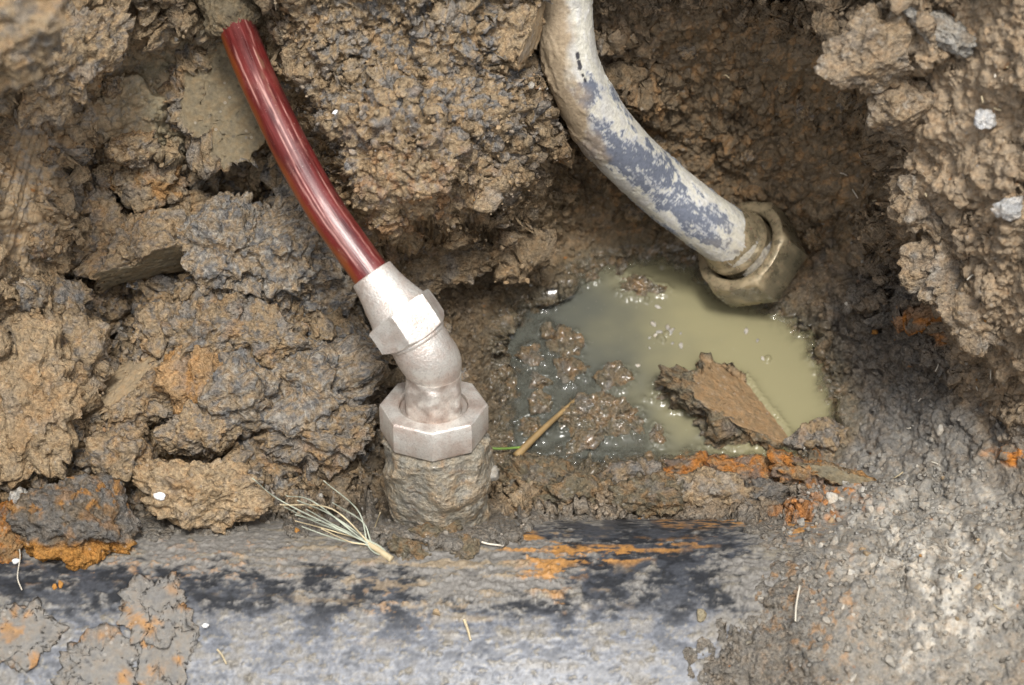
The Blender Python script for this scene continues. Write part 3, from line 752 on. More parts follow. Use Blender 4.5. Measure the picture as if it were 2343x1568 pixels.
# ------------------------------------------------------------------ muddy branch stub under the nut
def build_stub():
    root = thing('branch_stub', 'mud caked branch stub rising from main pipe below the octagonal nut', 'pipe fitting', Vector(world(axp(.16))))
    O = np.array(root.location)
    n = 150; ts = np.linspace(.140, .2427, n)
    th = np.tile(TH, (n, 1)); x = ((ts - ts[0]) / (ts[-1] - ts[0]))[:, None]
    p3 = np.stack([np.cos(th) * .04, np.sin(th) * .04, np.repeat(ts[:, None], NS, 1)], -1).reshape(-1, 3)
    big = fbm3(p3 * np.array([38, 38, 38]), 2, 3).reshape(n, NS); med = fbm3(p3 * 130, 4, 5).reshape(n, NS); fin = fbm3(p3 * 420, 3, 8).reshape(n, NS)
    R = .0385 - .0040 * ss(.62, .35, x) + .007 * ss(.25, 0, x) - .007 * ss(.96, 1, x)
    octo = ngon(8, 1.06, th, math.radians(10))
    R = R * (1 + (octo - 1) * .75 * ss(.35, .6, x)) + .0058 * big + .0013 * med + .0005 * fin
    R = R * (1 + .05 * np.maximum(np.cos(th * 8), 0) * ss(.5, .8, x) * .5)
    path = np.stack([axp(t) for t in ts]); path[:, 0] += .002
    co, q = ring_mesh(path, R, AX)
    o = tube_obj('stub_body', co, q, SOIL, root, O)
    c = np.tile(np.array([.300, .272, .215]), (len(co), 1)); m_ = med.ravel(); b_ = big.ravel()
    c = lay(c, TAN * 1.0, .5 * ss(.0, .5, m_ + b_)); c = lay(c, GREY * .8, .55 * ss(.1, .5, -b_ + .3 * m_)); c = lay(c, OCH, .25 * ss(.4, .8, m_))
    cattr(o.data, 'tint', c * (1 + .25 * fin.ravel())[:, None]); fattr(o.data, 'wet', np.clip(.62 + .3 * b_, 0, 1)); fattr(o.data, 'rough', np.full(len(co), .8))
    # side screw on the right
    base = axp(.205) + np.array([.034, 0, 0]); ax2 = np.array([1, .12, .35]); ax2 /= np.linalg.norm(ax2)
    prof = [(0, .0085), (.004, .0085), (.006, .0078), (.0062, .0058), (.011, .0056), (.0125, .0048), (.0128, .0)]
    rr = np.stack([np.full(NS, max(r, 1e-4)) for _, r in prof]); pp = np.stack([base + ax2 * t for t, _ in prof])
    co, q = ring_mesh(pp, rr, ax2)
    co += .0007 * fbm3(co * 200, 3, 2)[:, None]
    o = tube_obj('side_screw', co, q, SOIL, root, None)
    cattr(o.data, 'tint', np.tile(PALE * .75, (len(co), 1))); fattr(o.data, 'wet', np.full(len(co), .6)); fattr(o.data, 'rough', np.full(len(co), .5))
build_stub()

# ------------------------------------------------------------------ grey water pipe with its nut
GP = [(1283,-420,.12),(1287,-240,.09),(1292,-80,.06),(1297,0,.042),(1300,80,.030),(1316,165,.014),(1358,255,-.010),(1425,345,-.042),(1500,416,-.072),(1580,482,-.087),(1645,529,-.101),(1690,561,-.113),(1735,594,-.130)]
def build_grey_pipe():
    m, nt, b = nmat('mud_filmed_grey_plastic')
    g = N(nt, 'ShaderNodeNewGeometry'); pos = g.outputs['Position']
    n1 = N(nt, 'ShaderNodeTexNoise', Scale=420.0, Detail=4.0, Roughness=0.65); L(nt, pos, n1.inputs['Vector'])
    n2 = N(nt, 'ShaderNodeTexNoise', Scale=150.0, Detail=4.0, Roughness=0.6); L(nt, pos, n2.inputs['Vector'])
    L(nt, mixc(nt, 1.0, attr(nt, 'tint', 'Color'), ramp(nt, n1.outputs[0], [(.3, .8), (.5, 1.0), (.7, 1.15)]), 'MULTIPLY'), b.inputs['Base Color'])
    L(nt, ramp(nt, n2.outputs[0], [(.3, .42), (.7, .65)]), b.inputs['Roughness'])
    bp = N(nt, 'ShaderNodeBump', Distance=0.0016); L(nt, math_(nt, 'ADD', n1.outputs[0], n2.outputs[0]), bp.inputs['Height']); L(nt, math_(nt, 'MULTIPLY', attr(nt, 'rough'), .4), bp.inputs['Strength'])
    L(nt, bp.outputs[0], b.inputs['Normal'])
    n = 520; ns = 128
    P = spline([at(*p) for p in GP], n)
    k = D / (D - P[:, 2]); pyc = CY - P[:, 1] / S * k
    rad = np.interp(pyc, [0, 160, 330, 560], [.0190, .0204, .0232, .0240])
    co, q, s, t, nor = tube(P, rad, ns)
    tt = np.mod(t + np.pi, 2*np.pi) - np.pi
    k = D / (D - co[:, 2]); px = CX + co[:, 0] / S * k; py = CY - co[:, 1] / S * k
    c3 = np.stack([np.cos(t) * .022, np.sin(t) * .022, s], 1)
    st = np.stack([c3[:, 0], c3[:, 1], s * .55], 1)
    a1 = fbm3(st * 55, 5, 3, .62); a2 = fbm3(st * 190, 4, 7, .6); a3 = fbm3(c3 * 500, 3, 9, .6)
    def Bg(cx, cy, rx, ry, rot=0, soft=.5, rag=.5): return blob(px, py, cx, cy, rx, ry, rot, soft, rag, int(cx + cy), 40.0)
    bare = np.clip(.5 * ss(.0, .45, a1 + .4 * a2) * ss(150, 250, py) + Bg(1340, 215, 42, 42, 0) + Bg(1430, 355, 95, 30, -45) + Bg(1375, 310, 28, 45, 25) + .9 * Bg(1540, 455, 110, 38, -40)
                   + Bg(1635, 490, 26, 22) + .8 * Bg(1590, 515, 60, 22, -40) + .7 * Bg(1480, 350, 60, 26, -42) + .5 * Bg(1660, 560, 36, 16, -40), 0, 1)
    b_in = bare * .80 + .32 * (a1 + 1.1 * a2 + 1.0 * a3)
    thin = ss(.22, .60, b_in) * ss(.10, .35, bare)
    bare = ss(.42, .62, b_in - .10 + .05 * np.sin(tt * 26 + 9 * a1)) * ss(.15, .4, bare)
    brown = np.clip(Bg(1258, 100, 48, 200, 0, .3, .25) + Bg(1290, 250, 60, 60, -40, .4, .3) + .7 * Bg(1330, 320, 40, 60, 40, .4), 0, 1) 
    thick = ss(.2, .6, a1 * .6 + a2 * .6)
    T = np.tile(np.array([0.60, 0.575, 0.49]), (len(co), 1))
    T = lay(T, np.array([0.66, 0.645, 0.59]), ss(0, .6, a2)); T = lay(T, np.array([0.46, 0.45, 0.44]), .5 * ss(.1, .5, -a1))
    T = lay(T, np.array([0.34, 0.365, 0.42]), .65 * thin)
    T = lay(T, np.array([0.115, 0.132, 0.175]), .92 * bare)
    T = lay(T, TAN * .9, .92 * brown)
    endd = ss(560, 600, py + .5 * (px - 1700)) 
    T = lay(T, OLIVE * 1.15 + TAN * .15, .6 * ss(1600, 1720, px + 60 * a1) * ss(480, 600, py))
    for (mx, my, rx, ry) in ((1322,128,5.5,9),(1325,142,4.5,5),(1327,153,5,9),(1334,173,3.5,3.5),(1339,184,4,6)):     # last dots of a worn print
        d = np.hypot((px - mx) / rx, (py - my) / ry); T = lay(T, np.array([.02, .02, .03]), .95 * ss(1.15, .85, d))
    T *= (1 + .10 * a3)[:, None]
    disp = .00022 * a2 * (1 - bare) + .00035 * thick * (1 - bare) + .00015 * a3 + .0028 * brown * (.35 + .5 * ss(-.2, .5, a1)) - .0002
    disp += .0008 * ss(.35, .8, a1 + .5 * a2) * ss(.7, 1.3, np.abs(tt))
    nn = nor / np.linalg.norm(nor, axis=1)[:, None]
    co[:-2] += nn * disp[:-2, None]
    o = tube_obj('water_pipe', co, q, m)
    cattr(o.data, 'tint', np.clip(T, .01, .9)); fattr(o.data, 'rough', np.clip(.3 + .7 * (1 - bare), 0, 1))
    tag(o, 'curved grey plastic water pipe coated in pale dried mud', 'pipe')

    # the nut at its lower end
    E = at(1662, 538, -.106); ax = at(1790, 640, -.170) - at(1700, 568, -.127); ax /= np.linalg.norm(ax)
    root = thing('pipe_nut', 'muddy brass union nut on the grey pipe beside the puddle', 'pipe nut', Vector(world(E)))
    O = np.array(root.location)
    m2, nt, b = nmat('mud_caked_brass')
    pos = N(nt, 'ShaderNodeNewGeometry').outputs['Position']
    n1 = N(nt, 'ShaderNodeTexNoise', Scale=90.0, Detail=6.0, Roughness=0.65); L(nt, pos, n1.inputs['Vector'])
    n2 = N(nt, 'ShaderNodeTexNoise', Scale=380.0, Detail=3.0); L(nt, pos, n2.inputs['Vector'])
    c = mixc(nt, ramp(nt, n1.outputs[0], [(.36, 0.0), (.62, 1.0)]), (0.16, 0.135, 0.085), (0.46, 0.37, 0.23))
    c = mixc(nt, math_(nt, 'MULTIPLY', ramp(nt, n2.outputs[0], [(.60, 0.0), (.72, 1.0)]), .55), c, (0.40, 0.19, 0.13))
    c = mixc(nt, attr(nt, 'grime_dark'), c, (0.085, 0.080, 0.055))
    L(nt, c, b.inputs['Base Color']); L(nt, ramp(nt, n1.outputs[0], [(.3, .18), (.7, .42)]), b.inputs['Roughness'])
    b.inputs['Metallic'].default_value = .3
    bp = N(nt, 'ShaderNodeBump', Strength=.4, Distance=.002); L(nt, math_(nt, 'ADD', n1.outputs[0], math_(nt, 'MULTIPLY', n2.outputs[0], .4)), bp.inputs['Height']); L(nt, bp.outputs[0], b.inputs['Normal'])
    def part(name, prof, nz=.0006, seed=1, gr=None, poly=None):
        pp = np.stack([E + ax * t for t, _ in prof]); rr = np.stack([r if np.ndim(r) else np.full(NS, r) for _, r in prof])
        co, q = ring_mesh(pp, rr, ax)
        co = co + (nz * fbm3(co * 140, 4, seed))[:, None] * np.array([.5, .5, 1.0])
        o = tube_obj(name, co, q, m2, root, O, 40)
        tc = (co - E) @ ax
        fattr(o.data, 'grime_dark', np.clip(gr(tc, co) if gr else np.zeros(len(co)), 0, 1)); return o
    hx = lambda R, rc=0: ngon(6, R * 1.10, TH, math.radians(30), rc * 1.10)
    part('union_nut', [(.026, .0300), (.0215, .0305), (.0200, .0318), (.0192, .0340), (.0192, .0385), (.0205, .0405), (.0222, np.minimum(hx(.0405), .0425)), (.0245, hx(.0405)), (.034, hx(.0410)), (.044, hx(.0410)), (.054, hx(.0405)), (.057, hx(.038)), (.058, .02)],
         .0003, 3, lambda t, c: .75 * ss(.026, .036, t) * ss(-.4, .4, fbm3(c * 70, 3, 9) + .25))  # nut sides coloured darker than its front face, broken up by noise
    part('inner_collar', [(-.008, .0232), (-.002, .0252), (.002, .0262), (.0085, .0266), (.0100, .0278), (.0118, .0290), (.0150, .0292), (.0165, .0280), (.028, .0276)], .0004, 5,
         lambda t, c: .5 * ss(.012, .022, t))
build_grey_pipe()

# ------------------------------------------------------------------ clods
_ico = {}
def ico(sub):
    if sub not in _ico:
        bm = bmesh.new(); bmesh.ops.create_icosphere(bm, subdivisions=sub, radius=1.0)
        _ico[sub] = (np.array([v.co[:] for v in bm.verts]), np.array([[v.index for v in f.verts] for f in bm.faces])); bm.free()
    return _ico[sub]
def rotm(ax, ay, az):
    ax, ay, az = map(math.radians, (ax, ay, az))
    return np.array((Matrix.Rotation(az, 3, 'Z') @ Matrix.Rotation(ay, 3, 'Y') @ Matrix.Rotation(ax, 3, 'X')))
def clod_shape(a, b, c, seed, sub=5, flats=(), facets=3, crumbs=1.0, irregular=.30):
    V, F = ico(sub); p = V.copy(); rs = np.random.RandomState(seed)
    p *= (1 + irregular * 1.5 * fbm3(V * 1.35 + seed, 4, seed % 50, .6))[:, None]
    sm = np.zeros(len(p))
    cuts = [(rs.normal(size=3), rs.uniform(.62, .85), .0) for _ in range(facets)] + [(np.array(n, float), d, 1.0) for n, d in flats]
    for n, d, s in cuts:
        n = n / np.linalg.norm(n); t = p @ n - d
        k = np.clip(t, 0, None); p = p - n * (k * (.97 if s else .8))[:, None]
        if s: sm = np.maximum(sm, ss(.0, .04, t))
    sz = np.array([a, b, c]); p = p * sz
    g = V.copy() * sz                                   # noise space in metres
    g = p.copy()
    nrm = V / sz; nrm /= np.linalg.norm(nrm, axis=1)[:, None]
    wv = np.stack([fbm3(g * 90, 3, seed + k) for k in range(3)], 1) * .0030
    d = 0
    mean = (a * b * c) ** (1/3)
    for sc, am, sd in ((.026, .0085, 4), (.013, .0056, 1), (.0062, .0032, 2), (.0030, .0016, 3)):
        if sc > mean * .9: continue
        f1, f2, rr = wor3((g + wv * (sc / .0075)) / sc, sd + seed % 17)
        d = d + am * (dome(f1, .9) * (.4 + .9 * rr) - .45)
    d = d * crumbs * (1 - .86 * sm) + .0004 * fbm3(g * 500, 2, seed % 31) 
    p = p + nrm * d[:, None] + wv * (crumbs * (1 - sm))[:, None] * .8
    return p, F, sm, d
def clod_paint(me, world_p, seed, pal, sm, wet, rough=1.0, smcol=None, lower=None):
    """pal: list of (colour, weight, noise scale m, threshold)"""
    base = pal[0][0]; c = np.tile(np.asarray(base, float), (len(world_p), 1))
    for k, (col, wgt, sc, thr) in enumerate(pal[1:]):
        n = fbm3(world_p / sc, 4, seed % 40 + k * 7, .6)
        c = lay(c, np.asarray(col), wgt * ss(thr - .18, thr + .18, n))
    if lower is not None:
        col, y, k = lower; c = lay(c, col, k)
    if smcol is not None: c = lay(c, np.asarray(smcol), sm)
    c = c * (1 + .16 * fbm3(world_p * 260, 3, seed % 29))[:, None]
    cattr(me, 'tint', np.clip(c, .02, .9)); fattr(me, 'wet', np.clip(wet + .15 * fbm3(world_p * 80, 2, 3), 0, 1)); fattr(me, 'rough', np.clip(rough * (1 - .7 * sm) , .1, 1))
PT = [(TAN, 1, 1, 0), (OCH * .5 + TAN * .5, .40, .03, .25), (GREY, .55, .014, .22), (BLUE, .6, .007, .42)]
PG = [(TAN * .7 + GREY * .3, 1, 1, 0), (BLUE * 1.1, .9, .010, .02), (TAN, .7, .007, .2), (PALE, .7, .006, .28)]
PTG = [(TAN * .9, 1, 1, 0), (GREY * 1.05, .8, .014, .05), (BLUE, .6, .008, .3), (OCH * .7 + TAN * .3, .35, .02, .35)]
PD = [(GREY * .75, 1, 1, 0), (DARK, .6, .02, .2), (OCH, .4, .02, .45)]
PO = [(TAN * .45 + OCH * .45, 1, 1, 0), (RUST * 1.05, .9, .012, -.02), (TAN * .8, .5, .01, .3), (GREY * .7, .75, .016, .2)]
PM = [(OLIVE * .72, 1, 1, 0), (TAN * .66, .6, .012, .1), (OCH * .5 + DARK * .5, .5, .01, .2), (GREY * .8, .5, .02, .35)]
PB = [(GRND * 1.05, 1, 1, 0), (GREY, .35, .03, .2), (TAN, .5, .03, .2), (PALE, .5, .012, .5)]
def clod(name, label, px, py, rx, ry, rz, rot=0, pal=PT, lift=None, w=None, sub=5, flats=(), wet=.15, seed=0, crumbs=1.0, smcol=None, facets=3, tilt=(0, 0), cat='clod', group=None, on_pipe=False, irregular=.30, rough=1.0, post=None):
    if w is None:
        base = float(pipe_w(np.array(float(py)))) if on_pipe else float(ground_w(px, py))
        w = base + (lift if lift is not None else .3 * rz * S)
    k = mpx(w)
    if sub == 5 and rx > 88: sub = 6
    p, F, sm, d = clod_shape(rx * k, ry * k, rz * k, seed or int(px * 7 + py), sub, flats, facets, crumbs, irregular)
    p = p @ rotm(tilt[0], tilt[1], rot).T
    c0 = at(px, py, w)
    pf = p + c0; cw = world(pf)
    o = obj_at(name, cw, SOIL, faces=F, origin=world(c0))
    clod_paint(o.data, cw, seed or int(px + py), pal, sm, wet, rough, smcol)
    tag(o, label, cat, group)
    return o
UPF = (0, .57, .82)     # world up in the pit frame

# --- left wall and pile
clod('clay_overhang', 'blurred pale clay lump poking in at the very top left corner', 0, 20, 170, 150, 120, 30, PT, w=.33, seed=11, crumbs=.7)
clod('clay_ledge', 'tan clay ledge overhanging the smooth cut face at upper left', 130, 130, 175, 105, 90, 25, PT, w=.115, seed=23)
clod('clay_slab', 'smooth greenish grey clay slab leaning left of the red pipe', 495, 195, 120, 155, 60, -18, PTG, w=-.012, flats=[((.30, -.25, .9), .48)], smcol=OLIVE * .55 + TAN * .2, seed=31, crumbs=1.6, facets=3, tilt=(0, 0))
clod('clay_clod', 'small tan clod stuck on wall left of the smooth slab', 300, 340, 60, 40, 30, 10, PT, lift=.0, seed=37)
clod('clay_clod', 'ochre tinged rough clod lodged high in the left pile', 330, 415, 85, 50, 50, -5, [(TAN, 1, 1, 0), (OCH, .6, .02, .1), (GREY, .5, .015, .3)], lift=.02, seed=41)
clod('clay_clod', 'brown clod at left with ragged lower edge above the dark gap', 205, 520, 75, 75, 50, 20, PT, lift=.02, seed=43)
clod('clay_block', 'tan clay block with a smooth dark olive cut face underneath', 335, 585, 125, 90, 80, 14, PT, lift=.035, flats=[((.08, -.97, .22), .34)], smcol=OLIVE * .8 + TAN * .15, seed=47, facets=3)
clod('clay_clod', 'blue grey speckled clod, upper one in the middle of the pile', 515, 570, 100, 115, 80, 10, PG, lift=.04, seed=53)
clod('clay_clod', 'blue grey crumbly clod tucked just left of the red pipe', 640, 580, 115, 120, 80, -20, PG, lift=.03, seed=59)
clod('clay_clod', 'grey tan clod below red pipe with blue grey veins', 720, 690, 80, 70, 55, 0, PG, lift=.02, seed=61)
clod('clay_clod', 'tan clod with knobbly top standing over the black hole at left', 175, 800, 85, 75, 65, -25, PT, lift=.035, seed=67)
clod('clay_wedge', 'pointed tan wedge of clay with a smooth upper side', 285, 905, 130, 70, 65, 24, PT, lift=.035, flats=[((-.35, .75, .5), .35)], smcol=TAN * .75 + OLIVE * .25, seed=71, facets=4)
clod('clay_mass', 'big smooth tan lump of clay at the left edge', 55, 910, 120, 165, 90, 8, [(TAN * 1.05, 1, 1, 0), (OCH * .5 + TAN * .5, .4, .03, .2), (GREY, .3, .02, .4)], lift=.01, seed=73, crumbs=.6)
clod('clay_clod', 'orange brown broken lump in the middle of the pile', 455, 865, 80, 75, 55, 10, [(TAN * .7 + OCH * .4, 1, 1, 0), (OCH, .5, .02, .2), (GREY, .5, .02, .3)], lift=.035, seed=79)
clod('clay_clod', 'grey tan crumbly clod left of the mound top', 475, 765, 90, 68, 65, 5, PTG, lift=.035, seed=83)
clod('clay_mass', 'large grey and tan crumbly mound left of the octagonal nut', 690, 890, 135, 120, 85, -8, PG, lift=.012, seed=89, sub=6)
clod('clay_clod', 'grey clod on the left shoulder of the crumbly mound', 545, 900, 85, 85, 65, 30, PG, lift=.03, seed=307)
clod('clay_clod', 'tan clod with blue veins on upper edge of the mound', 610, 775, 95, 60, 60, -15, PTG, lift=.028, seed=311)
clod('clay_clod', 'blue grey clod leaning on the mound under the fitting', 790, 800, 62, 70, 50, 15, PG, lift=.012, seed=313)
clod('clay_clod', 'tan clod at lower left foot of the crumbly mound', 480, 985, 95, 55, 55, 12, PT, lift=.025, seed=317)
clod('clay_clod', 'dull brown clod between the mound foot and main pipe', 600, 1045, 75, 42, 45, -10, PTG, lift=.015, seed=331)
clod('clay_clod', 'tan clod perched above the olive cut face', 420, 500, 62, 42, 45, 20, PT, lift=.04, seed=337)
clod('clay_clod', 'tan clod right of the knobbly clod over the hole', 370, 760, 52, 62, 45, 5, PT, lift=.02, seed=347)
clod('clay_clod', 'small grey clod left of the wedge point', 130, 690, 60, 48, 45, 5, PTG, lift=.02, seed=349)
clod('clay_mass', 'tan grey mound foot with a pale stone beside the octagonal nut', 730, 990, 130, 75, 70, 5, PTG, lift=.02, seed=97)
clod('clay_clod', 'small knobbly clod below the pointed wedge', 295, 990, 45, 24, 30, 0, PT, lift=.04, seed=101, sub=4)
clod('clay_clod', 'brown clod behind the tan clod with white fleck', 265, 1045, 70, 55, 50, 0, PT, lift=.03, seed=103)
clod('clay_clod', 'grey brown clod at left edge above the pale stone', 90, 1050, 70, 55, 50, 30, PTG, lift=.025, seed=107)
clod('clay_clod', 'flat faced tan clod with a white fleck, lying behind main pipe', 447, 1128, 126, 72, 75, -8, [(TAN * 1.15, 1, 1, 0), (OCH * .5 + TAN * .5, .5, .03, .2), (GREY, .35, .02, .3)], w=.062, seed=109, crumbs=.8)
OB = clod('clay_clod', 'dark brown clod with bright orange lower rim resting on main pipe', 178, 1190, 122, 92, 75, -8, PD, w=.088, seed=113, crumbs=.75)
c_ = np.array([d.color[:3] for d in OB.data.attributes['tint'].data]); v_ = np.array([v.co[:] for v in OB.data.vertices]) @ M3
n_ = fbm3(v_ * 90, 3, 8); c_ = lay(c_, OCH * 1.1, ss(-.012, -.018, v_[:, 1] + .004 * n_)); c_ = lay(c_, OCH, .8 * ss(.3, .5, n_) * ss(.0, .01, v_[:, 1]))
OB.data.attributes['tint'].data.foreach_set('color', np.hstack([c_, np.ones((len(c_), 1))]).astype(np.float32).ravel())
clod('stone', 'pale grey stone wedged at left beside the orange rimmed clod', 52, 1153, 30, 40, 28, 10, [(PALE * 1.0, 1, 1, 0), (WHITE, .4, .01, .1)], w=.075, seed=127, sub=4, crumbs=.35, cat='stone')
clod('clay_clod', 'orange clay lump cut by the left edge', 0, 1235, 42, 75, 45, 0, PO, w=.085, seed=131)
clod('clay_clod', 'rounded tan lump of clay hanging against the grey pipe top', 1175, 65, 80, 88, 65, -15, [(TAN * 1.05, 1, 1, 0), (GREY, .5, .02, .2), (OCH, .2, .02, .4)], w=.075, seed=137, flats=[((.95, -.1, .2), .55)], crumbs=.9)
clod('clay_clod', 'crumbly brown clod under the smooth slab beside red pipe', 690, 470, 60, 60, 45, 0, PTG, lift=.02, seed=139)
clod('clay_clod', 'brown clod at foot of the clay bulge between the pipes', 1020, 590, 100, 55, 50, 15, [(TAN * .7, 1, 1, 0), (GREY * .8, .6, .02, .1), (DARK, .6, .03, .2)], lift=.0, seed=151, wet=.3)
# --- right bank
clod('clay_lip', 'ragged blurred clay lip jutting from the right bank', 2010, 110, 125, 85, 80, 35, PB, w=.165, seed=157, crumbs=.65)
clod('clay_lip', 'broken clay lump hanging below the lip of the right bank', 2060, 235, 70, 70, 60, 60, PB, w=.135, seed=163, crumbs=.65)
clod('clay_clod', 'long pale crumb crusted on the right bank near the top', 2140, 60, 85, 32, 30, -28, [(PALE, 1, 1, 0), (GRND, .6, .015, .2)], lift=.006, seed=167)
clod('clay_clod', 'grey brown clod on the right bank below the white crumbs', 2190, 590, 95, 110, 50, -20, PB, lift=-.008, seed=173, crumbs=.6)
clod('clay_clod', 'grey clod low on the right bank edge', 2120, 470, 75, 60, 45, -35, PB, lift=-.006, seed=179, crumbs=.6)
clod('clay_clod', 'knobbly grey clod at foot of the right bank', 2235, 730, 80, 60, 50, -30, PB, lift=-.006, seed=181, crumbs=.6)
clod('chalk_crumb', 'bright white crumb on the right bank, upper one', 2250, 274, 24, 22, 18, 0, [(WHITE, 1, 1, 0)], lift=.006, seed=191, sub=4, crumbs=.4, cat='crumb')
clod('chalk_crumb', 'white crumb at right edge, lower one on the bank', 2305, 475, 36, 24, 20, 10, [(WHITE * .92, 1, 1, 0), (PALE, .5, .01, .2)], lift=.008, seed=193, sub=4, crumbs=.5, cat='crumb')
# --- in and round the puddle
def wlift(py, h): return float(plane_w(np.array(float(py)), Z0)) + h
clod('clay_block', 'orange brown clay block with smooth cut top standing in the puddle', 1700, 948, 165, 80, 110, -29, PM, w=wlift(948, -.002), flats=[((.10, .72, .68), .36)], smcol=TAN * .48 + OCH * .20, seed=197, wet=.55, facets=3, sub=6)
clod('mud_island', 'wet mud island beside the straw in the puddle', 1372, 962, 92, 44, 40, -4, PM, w=wlift(962, .001), seed=199, wet=.85)
clod('mud_island', 'small round mud island near back of the puddle', 1468, 665, 54, 26, 26, -5, PM, w=wlift(665, -.002), seed=211, wet=.9, sub=5)
for k, (x, y, a, b, lab) in enumerate([(1395, 872, 40, 34, 'glistening mud lump left of the clay block in the puddle'), (1295, 792, 36, 38, 'glistening mud lump at left shore of the puddle'),
        (1235, 880, 26, 22, 'small wet mud lump at far left shore of the puddle'), (1352, 632, 26, 14, 'tiny wet mud lump at back left of the puddle'),
        (1232, 930, 30, 26, 'wet mud knob in the shallows above the straw'), (1255, 765, 22, 20, 'tiny wet mud knob at upper left of the shallows'), (1535, 900, 36, 50, 'dark gravelly mud lump joined to left end of the clay block'), (1300, 850, 34, 30, 'wet brown mud lump between the left shore and the big lump'), (1210, 820, 28, 30, 'wet mud lump where the left shore meets the shallows'), (1330, 1020, 46, 22, 'low wet mud bar below the mud island with straw'), (1215, 985, 30, 28, 'wet mud knob just above the straw stalk'), (1420, 620, 24, 12, 'small glinting mud lump at back edge of the puddle'), (1500, 1000, 26, 18, 'small wet mud lump in front of the clay block')]):
    clod('mud_lump', lab, x, y, a * 1.05, b * 1.05, 30, k * 23, PM, w=wlift(y, -.002), seed=220 + k, wet=.9, sub=4)
# --- ridge between puddle and main pipe
RD = [(1225, 1102, 90, 52, PM, 'grey brown mud lump right of the muddy branch stub'), (1330, 1135, 80, 40, PM, 'low mud lump on the ridge behind main pipe'), (1445, 1102, 82, 38, PTG, 'pale grey wet clod on the ridge in front of the puddle'),
      (1490, 1140, 85, 38, PM, 'brown mud lump below the pale wet clod on the ridge'), (1610, 1125, 85, 42, [(TAN * .95, 1, 1, 0), (GREY, .6, .02, .1), (PALE, .4, .02, .3)], 'smooth tan clod on the ridge beside the orange clay'),
      (1590, 1082, 78, 30, PO, 'orange clay lump at front shore of the puddle'), (1720, 1095, 85, 40, PO, 'rusty orange clay lump in the middle of the ridge'), (1835, 1085, 72, 36, PO, 'rusty clay lump at right end of the ridge'),
      (1880, 1010, 60, 42, PTG, 'pointed grey brown clod at right front shore of the puddle'), (1755, 1135, 60, 28, PD, 'dark crumbly soil lump below the rusty clay')]
for k, (x, y, a, b, pal, lab) in enumerate(RD):
    clod('mud_clod', lab, x, y, a, b, 42, (-12, 8, 15, -5, 0, 10, -14, -24, 10, -8)[k], pal, lift=.004, seed=240 + k * 3, wet=.5 if k < 8 else .3)
clod('clay_plank', 'flat dark clay sliver with smooth face at right end of the ridge', 1930, 1095, 105, 20, 28, -20, [(DARK * 1.2, 1, 1, 0), (OCH, .5, .02, .1)], lift=.012, flats=[((0, -.2, 1), .35)], smcol=OLIVE * .8, seed=271, wet=.35)
# --- mud packed round the foot of the branch stub
for k, (x, y, a, b, rot, lab) in enumerate([(880, 1188, 52, 30, 20, 'wet mud lump packed at left foot of the branch stub'), (1110, 1182, 50, 32, -25, 'wet mud lump packed at right foot of the branch stub'), (985, 1222, 85, 24, 4, 'low wet mud fillet in front of the branch stub'), (935, 1262, 42, 20, -20, 'small mud smear lump by the grass roots'), (1060, 1262, 36, 22, 30, 'rough mud smear lump on main pipe below the stub')]):
    w0 = float(pipe_w(np.array(float(y)))); ang = math.degrees(math.asin(np.clip((at(x, y, w0)[1] - VC) / RP, -1, 1)))
    clod('mud_lump', lab, x, y, a, b * 1.5, 22, rot, PM, w=w0 + (.004 if y < 1240 else .0), seed=500 + k * 7, wet=.55, tilt=(-ang, 0), crumbs=.7)
# --- clay pressed flat on the main pipe
PF = [(np.array([.225, .212, .19]), 1, 1, 0), (OCH * .9 + TAN * .1, .75, .024, .42), (GREY * .75, .5, .03, .2)]
for k, (x, y, a, b, lab) in enumerate([(352, 1393, 70, 68, 'round grey clay patch with orange top stuck on main pipe'), (385, 1480, 60, 85, 'oval grey clay patch with orange crown below the round one'),
        (235, 1530, 85, 70, 'grey orange clay patch at bottom left of main pipe'), (50, 1450, 85, 60, 'flattened grey clay patch at left end of main pipe')]):
    w0 = float(pipe_w(np.array(float(y))))
    k_ = mpx(w0); ang = math.degrees(math.asin(np.clip((at(x, y, w0)[1] - VC) / RP, -1, 1)))
    clod('clay_patch', lab, x, y, a * (1.0 if k else 1.0), b / max(.5, math.cos(math.radians(ang))), 13, 0, PF, w=w0 + .0005, seed=281 + k * 5, wet=.25, flats=[((0, 0, 1), .35)], smcol=None, tilt=(-ang, 0), crumbs=.12, facets=0, irregular=.4, cat='clay patch', rough=.45)

